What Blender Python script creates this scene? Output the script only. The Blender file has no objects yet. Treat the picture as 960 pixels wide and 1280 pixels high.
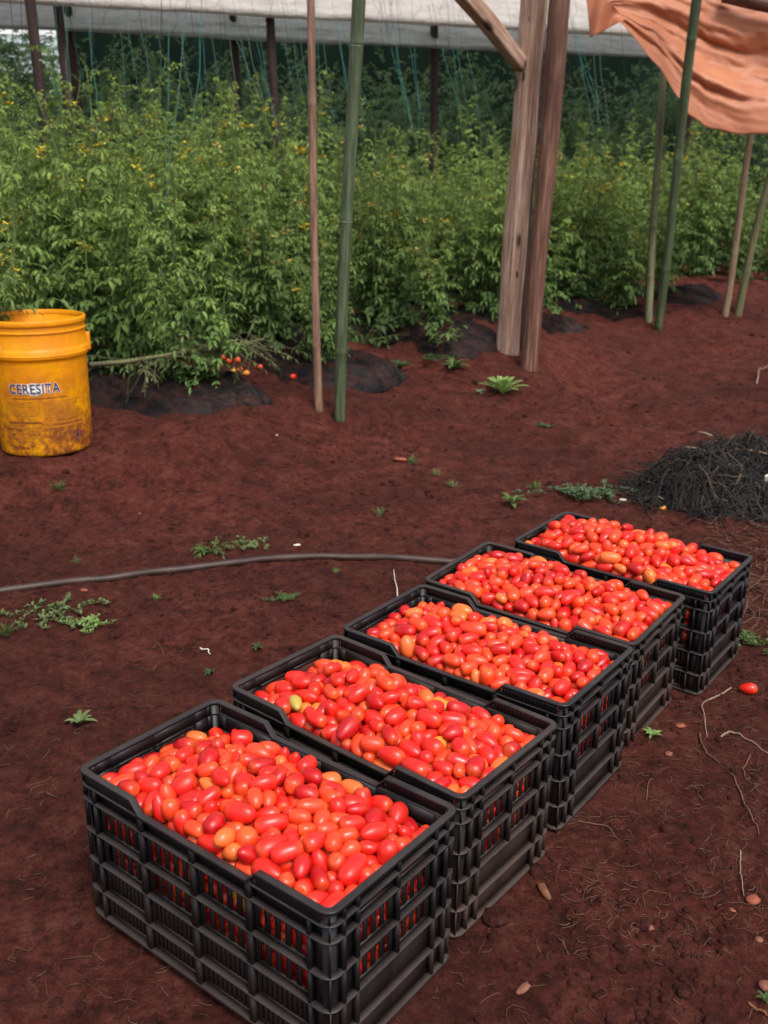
import bpy, math, random
import numpy as np
from mathutils import Vector, Matrix
random.seed(7)
rng = np.random.default_rng(7)
S = bpy.context.scene
C = S.collection
PI = math.pi

# ------------------------------------------------------------------ camera
FPX, PITCH, ROLL, CAMH = 1202.5, 0.3334, 0.0045, 1.197
FW = np.array([0, math.cos(PITCH), -math.sin(PITCH)])
RT = np.array([1.0, 0, 0]); UP = np.cross(RT, FW)
R2 = math.cos(ROLL)*RT + math.sin(ROLL)*UP
U2 = -math.sin(ROLL)*RT + math.cos(ROLL)*UP
CAM = np.array([0, 0, CAMH])
cd = bpy.data.cameras.new('camera'); cam = bpy.data.objects.new('camera', cd); C.objects.link(cam)
cd.sensor_fit = 'VERTICAL'; cd.sensor_height = 24; cd.lens = FPX/1280*24
cd.dof.use_dof = True; cd.dof.focus_distance = 1.75; cd.dof.aperture_fstop = 4.5
cd.clip_end = 2000; cd.clip_start = 0.02
mw = Matrix.Identity(4)
for i in range(3):
    mw[i][0] = R2[i]; mw[i][1] = U2[i]; mw[i][2] = -FW[i]; mw[i][3] = CAM[i]
cam.matrix_world = mw
S.camera = cam

# ------------------------------------------------------------------ light
SUN_EL, SUN_AZ = 58, 150            # azimuth measured clockwise from +Y
w = bpy.data.worlds.new('World'); S.world = w; w.use_nodes = True
nt = w.node_tree; bg = nt.nodes['Background']
sky = nt.nodes.new('ShaderNodeTexSky'); sky.sky_type = 'NISHITA'; sky.sun_disc = False
sky.sun_elevation = math.radians(SUN_EL); sky.sun_rotation = math.radians(SUN_AZ)
sky.air_density = 1.0; sky.dust_density = 4.0; sky.ozone_density = 1.0
hsv = nt.nodes.new('ShaderNodeHueSaturation'); hsv.inputs['Saturation'].default_value = 0.35
nt.links.new(sky.outputs[0], hsv.inputs['Color']); nt.links.new(hsv.outputs[0], bg.inputs[0])
bg.inputs[1].default_value = 0.13
sl = bpy.data.lights.new('sun', 'SUN'); sl.energy = 1.6; sl.angle = math.radians(20); sl.color = (1, .95, .88)
so = bpy.data.objects.new('sun', sl); C.objects.link(so)
az = math.radians(SUN_AZ); el = math.radians(SUN_EL)
sd = Vector((math.sin(az)*math.cos(el), math.cos(az)*math.cos(el), math.sin(el)))
so.rotation_euler = sd.to_track_quat('Z', 'Y').to_euler(); so.location = (3, -3, 8)
S.view_settings.view_transform = 'Standard'; S.view_settings.look = 'None'
S.view_settings.exposure = 0.7; S.view_settings.gamma = 1
S.cycles.use_denoising = True
S.cycles.max_bounces = 6; S.cycles.diffuse_bounces = 3; S.cycles.glossy_bounces = 2; S.cycles.transparent_max_bounces = 8

# ------------------------------------------------------------------ noise and terrain
def vnoise(x, y, seed=0):
    x = np.asarray(x, float); y = np.asarray(y, float)
    xi = np.floor(x); yi = np.floor(y); fx = x-xi; fy = y-yi
    fx = fx*fx*(3-2*fx); fy = fy*fy*(3-2*fy)
    def h(a, b):
        n = (a.astype(np.int64)*374761393 + b.astype(np.int64)*668265263 + seed*982451653) & 0x7fffffff
        n = ((n ^ (n >> 13))*1274126177) & 0x7fffffff
        return ((n ^ (n >> 16)) & 0xffff)/65535.0
    a = h(xi, yi); b = h(xi+1, yi); c = h(xi, yi+1); d = h(xi+1, yi+1)
    return (a+(b-a)*fx)*(1-fy)+(c+(d-c)*fx)*fy*1.0
def sstep(a, b, t):
    t = np.clip((t-a)/(b-a), 0, 1); return t*t*(3-2*t)
BX, BY, BS = -1.3, 4.55, 1.08
def yb(x):                      # where the planted plot begins
    x = np.asarray(x, float)
    return np.where(x > BX, BY+BS*(x-BX), BY+.25*(x-BX))
def macro(x, y):
    q = y-yb(x)
    h = .17*sstep(-1.7, -.65, q)
    h = h + .10*sstep(.0, 1.2, x-1.6)*sstep(4.2, 6.5, y)      # right-hand bank
    h = h + .03*(vnoise(x*.9+3, y*.9, 5)-.5)*sstep(2.6, 3.4, y)
    h = h + .10*(vnoise(x*1.5+7, y*1.5, 15)-.5)*sstep(-2.2, -1.1, q)*(1-sstep(1, 2, q))
    return h
ROW0 = np.array([-.19, 1.286]); ROWD = np.array([.211, .271]); ROWD = ROWD/np.linalg.norm(ROWD)
def near_crates(x, y):
    dx = x-ROW0[0]; dy = y-ROW0[1]
    u = dx*ROWD[0]+dy*ROWD[1]; v = -dx*ROWD[1]+dy*ROWD[0]
    du = np.maximum(np.maximum(-.2-u, u-1.6), 0); dv = np.maximum(np.abs(v)-.30, 0)
    return np.sqrt(du*du+dv*dv)
def height(x, y):
    x = np.asarray(x, float); y = np.asarray(y, float)
    m = macro(x, y)
    k = .25+.75*sstep(0, .25, near_crates(x, y))
    rough = .8+.6*sstep(3, 5, y)
    n = .036*(vnoise(x*3.1, y*3.1, 1)-.5)*rough+.050*np.abs(vnoise(x*4.3+2, y*4.6, 21)-.5)*sstep(3.0, 3.9, y)-.03*np.clip(vnoise(x*9+2, y*11, 22)-.6, 0, 1)*sstep(3.0, 3.9, y)
    n = n+.016*(vnoise(x*8.3+y, y*8.3, 2)-.5)*rough
    cl = vnoise(x*23+4, y*23, 3)
    n = n+.015*np.clip(cl-.45, 0, 1)*(.4+1.4*vnoise(x*2.2, y*2.2, 9))
    n = n+.0085*(vnoise(x*57, y*57+x*9, 4)-.5)
    n = n+.0045*(vnoise(x*130, y*130, 6)-.5)
    return m+n*k-.006
def lookup(fn, x0, x1, y0, y1, st):
    xs = np.arange(x0, x1, st); ys = np.arange(y0, y1, st); G = fn(*np.meshgrid(xs, ys)).tolist(); nx, ny = len(xs)-2, len(ys)-2
    def f(x, y):
        a = (x-x0)/st; b = (y-y0)/st
        if a < 0 or b < 0 or a > nx or b > ny: return float(fn(np.array([x]), np.array([y]))[0])
        i = int(a); j = int(b); a -= i; b -= j; r0 = G[j]; r1 = G[j+1]
        return (r0[i]*(1-a)+r0[i+1]*a)*(1-b)+(r1[i]*(1-a)+r1[i+1]*a)*b
    return f
h1 = lookup(height, -2.6, 3.0, .8, 6.2, .005)
m1 = lookup(macro, -6, 8, .5, 14, .03)
def ray(u, v): return FW+R2*(u-480)/FPX-U2*(v-640)/FPX
def ground(u, v, full=True):
    d = ray(u, v); z = 0.0
    for _ in range(30):
        t = (z-CAM[2])/d[2]; p = CAM+t*d
        z = .5*z+.5*m1(p[0], p[1])
    p = CAM+((z-CAM[2])/d[2])*d
    return Vector((p[0], p[1], h1(p[0], p[1]) if full else z))
def at_y(u, v, Y):
    d = ray(u, v); t = Y/d[1]; p = CAM+t*d
    return Vector(p)
def proj(P):
    d = np.asarray(P)-CAM; z = d@FW
    return 480+FPX*(d@R2)/z, 640-FPX*(d@U2)/z, z

# ------------------------------------------------------------------ materials
def mat(name, rough=.6, spec=.5, trans=0.0):
    m = bpy.data.materials.new(name); m.use_nodes = True
    n = m.node_tree.nodes; b = n['Principled BSDF']
    b.inputs['Roughness'].default_value = rough
    b.inputs['Specular IOR Level'].default_value = spec
    return m, m.node_tree, b
def N(nt, t, **k):
    n = nt.nodes.new(t)
    for a, v in k.items():
        if a in n.inputs.keys(): n.inputs[a].default_value = v
        else: setattr(n, a, v)
    return n
def ramp(nt, fac, stops, mode='LINEAR'):
    r = nt.nodes.new('ShaderNodeValToRGB'); r.color_ramp.interpolation = mode
    e = r.color_ramp.elements
    while len(e) < len(stops): e.new(.5)
    for i, (p, c) in enumerate(stops):
        e[i].position = p; e[i].color = (c[0], c[1], c[2], 1) if hasattr(c, '__len__') else (c, c, c, 1)
    nt.links.new(fac, r.inputs[0]); return r.outputs[0]
def noise(nt, co, scale, detail=4, rough=.55, vec_scale=None):
    n = N(nt, 'ShaderNodeTexNoise'); n.inputs['Scale'].default_value = scale
    n.inputs['Detail'].default_value = detail; n.inputs['Roughness'].default_value = rough
    if vec_scale:
        mp = N(nt, 'ShaderNodeMapping'); mp.inputs['Scale'].default_value = vec_scale
        nt.links.new(co, mp.inputs[0]); co = mp.outputs[0]
    nt.links.new(co, n.inputs['Vector']); return n.outputs[0]
def mix(nt, fac, a, b, mode='MIX'):
    n = nt.nodes.new('ShaderNodeMix'); n.data_type = 'RGBA'; n.blend_type = mode
    for s, v in ((0, fac), (6, a), (7, b)):
        if isinstance(v, bpy.types.NodeSocket): nt.links.new(v, n.inputs[s])
        elif hasattr(v, '__len__'): n.inputs[s].default_value = (v[0], v[1], v[2], 1)
        else: n.inputs[s].default_value = v
    return n.outputs[2]
def bump(nt, b, h, strength=.3, dist=.01):
    n = N(nt, 'ShaderNodeBump'); n.inputs['Strength'].default_value = strength; n.inputs['Distance'].default_value = dist
    nt.links.new(h, n.inputs['Height']); nt.links.new(n.outputs[0], b.inputs['Normal']); return n
def tex(nt): return nt.nodes.new('ShaderNodeTexCoord')
def translucent(m, nt, b, fac, col):
    t = N(nt, 'ShaderNodeBsdfTranslucent'); ms = nt.nodes.new('ShaderNodeMixShader'); ms.inputs[0].default_value = fac
    if isinstance(col, bpy.types.NodeSocket): nt.links.new(col, t.inputs[0])
    else: t.inputs[0].default_value = (*col, 1)
    nt.links.new(b.outputs[0], ms.inputs[1]); nt.links.new(t.outputs[0], ms.inputs[2])
    nt.links.new(ms.outputs[0], nt.nodes['Material Output'].inputs[0])

def m_soil(name, dark=(.030, .0072, .0050), mid=(.104, .0225, .0150), light=(.165, .055, .038)):
    m, t, b = mat(name, .95, .15); co = tex(t).outputs['Object']
    big = noise(t, co, 1.3, 3); med = mix(t, .55, noise(t, co, 11, 6, .68), noise(t, co, 42, 7, .75)); fine = noise(t, co, 130, 6, .75)
    c = ramp(t, med, [(.40, dark), (.51, mid), (.64, light)])
    c2 = mix(t, ramp(t, big, [(.35, 0), (.68, .55)]), c, dark)
    c3 = mix(t, ramp(t, fine, [(.56, 0), (.74, .75)]), c2, light)
    c3 = mix(t, ramp(t, fine, [(.30, .8), (.47, 0)]), c3, dark)
    t.links.new(c3, b.inputs['Base Color'])
    mid_n = noise(t, co, 45, 6, .7)
    hh = mix(t, .4, mix(t, .5, med, mid_n), fine)
    bump(t, b, hh, 1.0, .034); return m
M_soil = m_soil('red_soil')
M_clod = m_soil('soil_clod', (.035, .009, .007), (.075, .02, .015), (.13, .045, .035))

def m_plastic(name, base, dust, amt, rough=.42):
    m, t, b = mat(name, rough, .35); co = tex(t).outputs['Object']
    n1 = noise(t, co, 9, 6, .6); n2 = noise(t, co, 60, 4, .7, (1, 1, .25))
    sx = N(t, 'ShaderNodeSeparateXYZ'); t.links.new(co, sx.inputs[0])
    low = ramp(t, sx.outputs[2], [(0, 1.3), (.04, .9), (.10, .45), (.28, .30)])
    mm = mix(t, 1, mix(t, .5, n1, n2), low, 'MULTIPLY')
    f = ramp(t, mm, [(.10, 0), (.42, amt)])
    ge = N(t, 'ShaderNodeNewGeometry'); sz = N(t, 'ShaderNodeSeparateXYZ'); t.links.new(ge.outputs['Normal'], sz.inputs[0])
    up = mix(t, 1, ramp(t, sz.outputs[2], [(.6, 0), (.95, .75)]), ramp(t, n1, [(.3, .35), (.65, 1)]), 'MULTIPLY')  # paler on up-facing faces: settled dust, plus caught sky light put into the colour
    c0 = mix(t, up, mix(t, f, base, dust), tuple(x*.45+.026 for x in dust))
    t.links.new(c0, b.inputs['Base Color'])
    t.links.new(ramp(t, n1, [(.3, rough-.06), (.7, rough+.22)]), b.inputs['Roughness'])
    bump(t, b, n2, .12, .002); return m
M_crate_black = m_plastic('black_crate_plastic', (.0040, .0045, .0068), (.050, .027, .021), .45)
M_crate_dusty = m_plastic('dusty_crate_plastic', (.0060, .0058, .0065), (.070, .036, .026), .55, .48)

def m_tomato(name, use_attr):
    m, t, b = mat(name, .24, .5)
    if use_attr:
        a = N(t, 'ShaderNodeAttribute'); a.attribute_name = 'tint'; col = a.outputs['Color']
    else:
        a = N(t, 'ShaderNodeObjectInfo'); col = a.outputs['Color']
    ax = N(t, 'ShaderNodeAttribute'); ax.attribute_name = 'axis_pos'
    co = tex(t).outputs['Object']
    n = noise(t, co, 26, 3)
    # riper tip, paler shoulder with a brown stem scar
    sh = mix(t, 1, ramp(t, ax.outputs['Fac'], [(.70, 0), (.98, .45)]), ramp(t, n, [(.35, .15), (.65, 1)]), 'MULTIPLY')
    c = mix(t, sh, col, (.82, .22, .04))
    c = mix(t, ramp(t, noise(t, co, 60, 4), [(.48, 0), (.78, .10)]), c, (.85, .16, .05))
    c = mix(t, ramp(t, ax.outputs['Fac'], [(.9965, 0), (.9985, .9)]), c, (.12, .06, .025))
    t.links.new(c, b.inputs['Base Color'])
    t.links.new(ramp(t, n, [(.3, .24), (.7, .42)]), b.inputs['Roughness'])
    bump(t, b, noise(t, co, 70, 2), .10, .002)
    return m
M_tom_obj = m_tomato('tomato_skin', False); M_tom_att = m_tomato('tomato_skin_heap', True)

def m_leaf(name, tr=.35):
    m, t, b = mat(name, .55, .3)
    a = N(t, 'ShaderNodeAttribute'); a.attribute_name = 'tint'
    oi = N(t, 'ShaderNodeObjectInfo')
    co = tex(t).outputs['Object']
    c = mix(t, ramp(t, noise(t, co, 30, 2), [(.35, 0), (.7, .3)]), a.outputs['Color'], (.10, .15, .035))
    h = N(t, 'ShaderNodeHueSaturation'); t.links.new(c, h.inputs['Color'])
    t.links.new(ramp(t, oi.outputs['Random'], [(0, .8), (1, 1.2)]), h.inputs['Value'])
    t.links.new(h.outputs[0], b.inputs['Base Color'])
    translucent(m, t, b, tr, h.outputs[0]); return m
M_leaf = m_leaf('tomato_leaf'); M_weed = m_leaf('weed_leaf', .3)
def m_flat(name, col, rough=.7, spec=.3, var=.25, scale=40, bmp=.3, vs=None):
    m, t, b = mat(name, rough, spec); co = tex(t).outputs['Object']
    n = noise(t, co, scale, 5, .6, vs)
    lo = tuple(c*(1-var) for c in col); hi = tuple(min(1, c*(1+var)) for c in col)
    t.links.new(ramp(t, n, [(.3, lo), (.7, hi)]), b.inputs['Base Color']); bump(t, b, n, bmp, .004); return m
M_stem = m_flat('plant_stem', (.09, .13, .04))
M_petal = m_flat('yellow_petal', (.75, .58, .06), .6, .3, .15)
M_petal_old = m_flat('faded_petal', (.55, .42, .12), .6, .3, .2)
M_straw = m_flat('straw', (.125, .066, .042), .8, .2, .35)
M_twig = m_flat('pale_twig', (.24, .165, .125), .8, .2, .3)
M_white = m_flat('white_stick', (.62, .56, .48), .7)
M_brick = m_flat('terracotta', (.24, .072, .042), .85, .2, .3, 60, .6)
M_pink = m_flat('pale_rubble', (.20, .08, .055), .85, .2, .3, 60, .6)
M_bark = m_flat('bark_chip', (.16, .065, .035), .85, .2, .4, 60, .6, (1, 1, .2))
M_mulch = None
def m_mulch():
    m, t, b = mat('black_mulch_film', .55, .18); co = tex(t).outputs['Object']
    n = noise(t, co, 14, 6, .65)
    n2 = noise(t, co, 7, 5, .6, (1, 1, 5))
    t.links.new(mix(t, ramp(t, n, [(.42, 0), (.62, .75)]), (.0045, .004, .005), (.040, .014, .010)), b.inputs['Base Color'])
    bump(t, b, n2, .9, .03); return m
M_mulch = m_mulch()
def m_wood(name, a, c, d, rough=.75, sc=1.0, knots=True):
    m, t, b = mat(name, rough, .25); co = tex(t).outputs['Object']
    n1 = noise(t, co, 62*sc, 9, .75, (1, 1, .045)); n2 = noise(t, co, 2.2, 3, .5)
    col = ramp(t, n1, [(.36, a), (.5, c), (.64, d)])
    col = mix(t, ramp(t, n2, [(.45, 0), (.7, .6)]), col, a)
    if knots:
        v = N(t, 'ShaderNodeTexVoronoi'); v.inputs['Scale'].default_value = 7.5
        mp = N(t, 'ShaderNodeMapping'); mp.inputs['Scale'].default_value = (1, 1, .42)
        t.links.new(co, mp.inputs[0]); t.links.new(mp.outputs[0], v.inputs['Vector'])
        col = mix(t, ramp(t, v.outputs['Distance'], [(.10, .95), (.20, 0)]), col, tuple(x*.25 for x in a))
    t.links.new(col, b.inputs['Base Color']); bump(t, b, n1, .6, .008); return m
M_post_pale = m_wood('weathered_pale_wood', (.17, .085, .055), (.37, .23, .165), (.56, .42, .33))
M_post_brown = m_wood('brown_bark_wood', (.050, .022, .015), (.135, .062, .042), (.25, .14, .10))
M_post_dark = m_wood('dark_wood', (.018, .010, .009), (.035, .020, .018), (.06, .036, .03), knots=False)
M_stick = m_wood('split_brown_stick', (.10, .05, .035), (.23, .13, .09), (.38, .25, .17), sc=2, knots=False)
M_bamboo = m_wood('green_bamboo', (.030, .044, .022), (.062, .085, .042), (.13, .15, .085), .45, 1.5, False)
M_bamboo_dull = m_wood('dull_bamboo', (.06, .065, .03), (.12, .12, .055), (.2, .17, .09), .5, 1.5, False)
M_bamboo_tan = m_wood('tan_bamboo', (.13, .085, .05), (.26, .18, .11), (.36, .27, .17), .6, 1.5, False)
M_ring = m_flat('bamboo_node', (.26, .27, .17), .6, .3, .4)
M_hose = m_flat('dusty_black_hose', (.042, .021, .016), .5, .4, .5, 14, .2)
M_twine = m_flat('turquoise_twine', (.08, .25, .22), .6, .3, .2)
M_twine_pale = m_flat('pale_twine', (.17, .27, .22), .6, .3, .2)
M_twine_dark = m_flat('dark_twine', (.02, .03, .03), .6, .3, .2)
M_wire = m_flat('grey_wire', (.12, .12, .12), .4)
def m_film(name, c1, c2, tr):
    m, t, b = mat(name, .35, .4); co = tex(t).outputs['Object']
    n = noise(t, co, 4, 7, .68, (1, 1, 3.5))
    col = ramp(t, n, [(.3, c1), (.7, c2)])
    t.links.new(col, b.inputs['Base Color']); bump(t, b, n, .6, .06)
    translucent(m, t, b, tr, col); return m
M_film = m_film('cream_greenhouse_film', (.36, .32, .295), (.56, .51, .475), .3)
M_film2 = m_film('grey_greenhouse_film', (.24, .27, .28), (.40, .43, .44), .15)
M_roof = m_film('roof_greenhouse_film', (.80, .80, .78), (.9, .9, .88), .8)
M_net = m_flat('dark_shade_net', (.009, .021, .014), .9, .1, .3, 2)
def m_tarp():
    m, t, b = mat('orange_tarp_cloth', .46, .4); co = tex(t).outputs['Object']
    n = noise(t, co, 2.0, 4, .6); n2 = noise(t, co, 38, 6, .75)
    col = ramp(t, n, [(.3, (.46, .155, .075)), (.7, (.66, .28, .15))])
    col = mix(t, ramp(t, n2, [(.5, 0), (.72, .4)]), col, (.36, .12, .075))
    t.links.new(col, b.inputs['Base Color']); bump(t, b, n2, .2, .01)
    translucent(m, t, b, .35, mix(t, .5, col, (.85, .35, .15))); return m
M_tarp = m_tarp()

# ------------------------------------------------------------------ objects and meshes
def tag(o, label=None, cat=None, group=None, kind=None):
    if label: o['label'] = label
    if cat: o['category'] = cat
    if group: o['group'] = group
    if kind: o['kind'] = kind
    return o
FCACHE = {}
class MB:
    def __init__(s): s.v = []; s.f = []; s.c = []; s.a = []; s.n = 0
    def add(s, v, f, col=None, ax=None, mi=0):
        v = np.asarray(v, float).reshape(-1, 3); s.v.append(v)
        k = id(f)
        if k in FCACHE: fl, ct = FCACHE[k]
        elif isinstance(f, tuple): fl, ct = f
        else: fl, ct = np.array([i for q in f for i in q], np.int32), np.array([len(q) for q in f], np.int32)
        s.f.append((fl+s.n, ct))
        s.n += len(v)
        s.c.append(np.tile(np.array(col if col is not None else (1, 1, 1), float), (len(v), 1)) if (col is None or np.ndim(col) == 1) else np.asarray(col, float))
        s.a.append(np.zeros(len(v)) if ax is None else np.asarray(ax, float))
        return s
    def box(s, x0, x1, y0, y1, z0, z1, col=None):
        v = [(x, y, z) for z in (z0, z1) for y in (y0, y1) for x in (x0, x1)]
        return s.add(v, [(0, 2, 3, 1), (4, 5, 7, 6), (0, 1, 5, 4), (2, 6, 7, 3), (0, 4, 6, 2), (1, 3, 7, 5)], col)
    def tube(s, pts, rad, n=8, cap=True, col=None):
        pts = np.asarray(pts, float); k = len(pts)
        rad = np.full(k, rad, float) if np.ndim(rad) == 0 else np.asarray(rad, float)
        tn = np.gradient(pts, axis=0); tn /= np.linalg.norm(tn, axis=1)[:, None]+1e-12
        ref = np.array([0, 0, 1.0]) if abs(tn[0][2]) < .9 else np.array([1.0, 0, 0])
        a = np.cross(tn, ref); a /= np.linalg.norm(a, axis=1)[:, None]+1e-12; b = np.cross(tn, a)
        th = np.arange(n)*2*PI/n
        v = (pts[:, None]+rad[:, None, None]*(np.cos(th)[None, :, None]*a[:, None]+np.sin(th)[None, :, None]*b[:, None])).reshape(-1, 3)
        f = [(i*n+j, i*n+(j+1) % n, (i+1)*n+(j+1) % n, (i+1)*n+j) for i in range(k-1) for j in range(n)]
        if cap: f += [tuple(range(n))[::-1], tuple((k-1)*n+j for j in range(n))]
        return s.add(v, f, col)
    def faces(s): return (np.concatenate([a for a, b in s.f]), np.concatenate([b for a, b in s.f]))
    def mesh(s, name, mats, smooth=False, attrs=False):
        me = bpy.data.meshes.new(name)
        if s.v:
            V = np.concatenate(s.v); fl, ct = s.faces()
            me.vertices.add(len(V)); me.vertices.foreach_set('co', V.astype(np.float32).ravel())
            me.loops.add(len(fl)); me.loops.foreach_set('vertex_index', fl.astype(np.int32))
            me.polygons.add(len(ct)); me.polygons.foreach_set('loop_start', np.concatenate([[0], np.cumsum(ct)[:-1]]).astype(np.int32))
            me.update(calc_edges=True)
        for m in (mats if isinstance(mats, (list, tuple)) else [mats]): me.materials.append(m)
        if attrs:
            ca = me.attributes.new('tint', 'FLOAT_COLOR', 'POINT')
            cc = np.concatenate(s.c); ca.data.foreach_set('color', np.hstack([cc, np.ones((len(cc), 1))]).ravel())
            fa = me.attributes.new('axis_pos', 'FLOAT', 'POINT'); fa.data.foreach_set('value', np.concatenate(s.a))
        if smooth: me.polygons.foreach_set('use_smooth', np.ones(len(me.polygons), bool))
        me.update(); return me
    def build(s, name, mats, parent=None, smooth=False, attrs=False):
        return put(name, s.mesh(name, mats, smooth, attrs), parent)
def put(name, me, parent=None):
    o = bpy.data.objects.new(name, me); C.objects.link(o)
    if parent: o.parent = parent
    return o
def empty(name, loc=(0, 0, 0), rz=0, **k):
    o = bpy.data.objects.new(name, None); C.objects.link(o); o.location = loc; o.rotation_euler = (0, 0, rz)
    o.empty_display_size = .05
    return tag(o, **k)
def kids(o): return [c for c in bpy.data.objects if c.parent == o]
KID = {}
def copy_tree(o, parent=None):
    if o.name not in KID: KID[o.name] = kids(o)
    c = o.copy(); C.objects.link(c)
    if parent: c.parent = parent
    for k in KID[o.name]: copy_tree(k, c)
    return c

# ------------------------------------------------------------------ the ground
def build_ground():
    nr = 620
    ys = np.concatenate([np.linspace(-5, .8, 14)[:-1], .8*(14/.8)**np.linspace(0, 1, nr), 14*(260/14)**np.linspace(0, 1, 30)[1:]])
    un = np.linspace(-1, 1, 460); inner = un*.52
    xs_u = np.concatenate([np.linspace(-3.2, -.54, 12), inner, np.linspace(.54, 3.2, 12)])
    X = xs_u[None, :]*(np.maximum(ys, .9)[:, None]+.12); Y = np.repeat(ys[:, None], X.shape[1], 1)
    Z = height(X, Y); nY, nX = X.shape
    v = np.stack([X, Y, Z], -1).reshape(-1, 3)
    idx = np.arange(nY*nX).reshape(nY, nX)
    f = np.stack([idx[:-1, :-1], idx[:-1, 1:], idx[1:, 1:], idx[1:, :-1]], -1).reshape(-1, 4)
    me = bpy.data.meshes.new('ground')
    me.vertices.add(len(v)); me.vertices.foreach_set('co', v.ravel())
    me.loops.add(f.size); me.loops.foreach_set('vertex_index', f.ravel().astype(np.int32))
    me.polygons.add(len(f)); me.polygons.foreach_set('loop_start', np.arange(0, f.size, 4, dtype=np.int32))
    me.update(calc_edges=True)
    me.polygons.foreach_set('use_smooth', np.ones(len(f), bool))
    me.materials.append(M_soil)
    o = put('ground', me); tag(o, 'bare red soil rising to the tomato plot', kind='structure')
build_ground()

# ------------------------------------------------------------------ greenhouse: roof edge, net, posts, wires
RA = np.array([-4.6, 11.0]); RB = np.array([6.6, 14.6])
def roof_strip(name, off, prof, m, label, seed, a=RA, b=RB):
    """a film hem that hangs along the eave: prof = list of (depth, z)."""
    k = 120; d = (b-a); L = np.linalg.norm(d); d = d/L; nrm = np.array([-d[1], d[0]])
    mb = MB(); v = []; P = len(prof)
    for i in range(k):
        s = L*i/(k-1)
        for j, (dp, z) in enumerate(prof):
            wv = .05*(vnoise(np.array([s*.8]), np.array([j*.4]), seed)[0]-.5)+.03*(vnoise(np.array([s*4.0]), np.array([j*.9]), seed+1)[0]-.5)
            q = a+d*s+nrm*(off+dp+wv)
            v.append((q[0], q[1], z+wv*.6))
    f = [(i*P+j, (i+1)*P+j, (i+1)*P+j+1, i*P+j+1) for i in range(k-1) for j in range(P-1)]
    mb.add(v, f); return mb
dR = (RB-RA)/np.linalg.norm(RB-RA); nR = np.array([-dR[1], dR[0]])
gh = empty('greenhouse', (0, 12, 0), label='long greenhouse roof of rolled cream and grey plastic film behind the tomato plants', cat='greenhouse')
def gpart(name, mb, m, smooth=True):
    o = mb.build(name, m, None, smooth); o.parent = gh; o.location = (0, -12, 0); return o
def halfpipe(z0, z1, bulge, n=9):
    return [(-bulge*math.sin(PI*i/(n-1)), z0+(z1-z0)*i/(n-1)) for i in range(n)]
def hem(z0, z1, lean, n=10):
    return [(.05-lean*.2, z0), (-lean*.35, z0-.015), (-lean*.5, z0+.01)]+[(-lean*.5+lean*1.5*i/n, z0+.01+(z1-z0)*i/n) for i in range(1, n+1)]
gpart('rolled_film', roof_strip('rolled_film', 0, hem(2.90, 3.7, .55), M_film, '', 11), M_film)
gpart('lower_film', roof_strip('lower_film', .55, hem(2.74, 3.05, .22), M_film2, '', 21), M_film2)
gpart('roof_film', roof_strip('roof_film', .05, [(0, 3.7), (1.5, 4.1), (3, 4.4), (4.5, 4.5), (6, 4.4), (7.5, 4.1), (9, 3.7)], M_roof, '', 31), M_roof)
gpart('shade_net', roof_strip('shade_net', 5.2, [(0, 0.0), (0, 1.2), (0, 2.4), (0, 3.6), (0, 4.8)], M_net, '', 41, RA+1.3*dR, RB+9*dR), M_net)
dR = (RB-RA)/np.linalg.norm(RB-RA); nR = np.array([-dR[1], dR[0]])
BEND = {}
def bent_pole(name, p0, p1, r0, r1, m, parent=None, n=14, k=22, wob=.004, square=0.0, lump=.05, seed=0, nodes=None, split=False):
    """a pole built along its own z axis, then stood between two points."""
    p0 = Vector(p0); p1 = Vector(p1); L = (p1-p0).length
    g = np.random.default_rng(seed+100)
    zz = list(np.linspace(0, L, k))
    if nodes:
        for q in nodes: zz += [q*L-.012, q*L, q*L+.012]
    zz = np.array(sorted(zz)); k = len(zz)
    wx = wob*np.sin(zz/L*PI*g.uniform(1, 2)+g.uniform(0, 6)); wy = wob*np.sin(zz/L*PI*g.uniform(1, 2)+g.uniform(0, 6))
    wx -= np.interp(zz, [0, L], [wx[0], wx[-1]]); wy -= np.interp(zz, [0, L], [wy[0], wy[-1]])
    v = []
    for i, z in enumerate(zz):
        r = r0+(r1-r0)*z/L
        if nodes and min(abs(z-q*L) for q in nodes) < .002: r *= 1.13
        for j in range(n):
            th = 2*PI*j/n; c, s_ = math.cos(th), math.sin(th)
            if square: 
                mx = max(abs(c), abs(s_)); sc = (1-square)+square/mx
            else: sc = 1
            if split and abs(th-PI*1.5) < .5: sc *= .8
            rr = r*sc*(1+lump*(2*vnoise(np.array([th*1.3+seed]), np.array([z*3.1]), seed)[0]-1))
            v.append((wx[i]+c*rr, wy[i]+s_*rr, z))
    f = [(i*n+j, i*n+(j+1) % n, (i+1)*n+(j+1) % n, (i+1)*n+j) for i in range(k-1) for j in range(n)]
    f += [tuple(range(n))[::-1], tuple((k-1)*n+j for j in range(n))]
    o = MB().add(v, f).build(name, m, None, smooth=True)
    BEND[o.name] = (zz, wx, wy)
    o.location = p0; q = (p1-p0).to_track_quat('Z', 'Y'); o.rotation_mode = 'QUATERNION'; o.rotation_quaternion = q
    if parent: o.parent = parent
    return o, L
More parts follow.
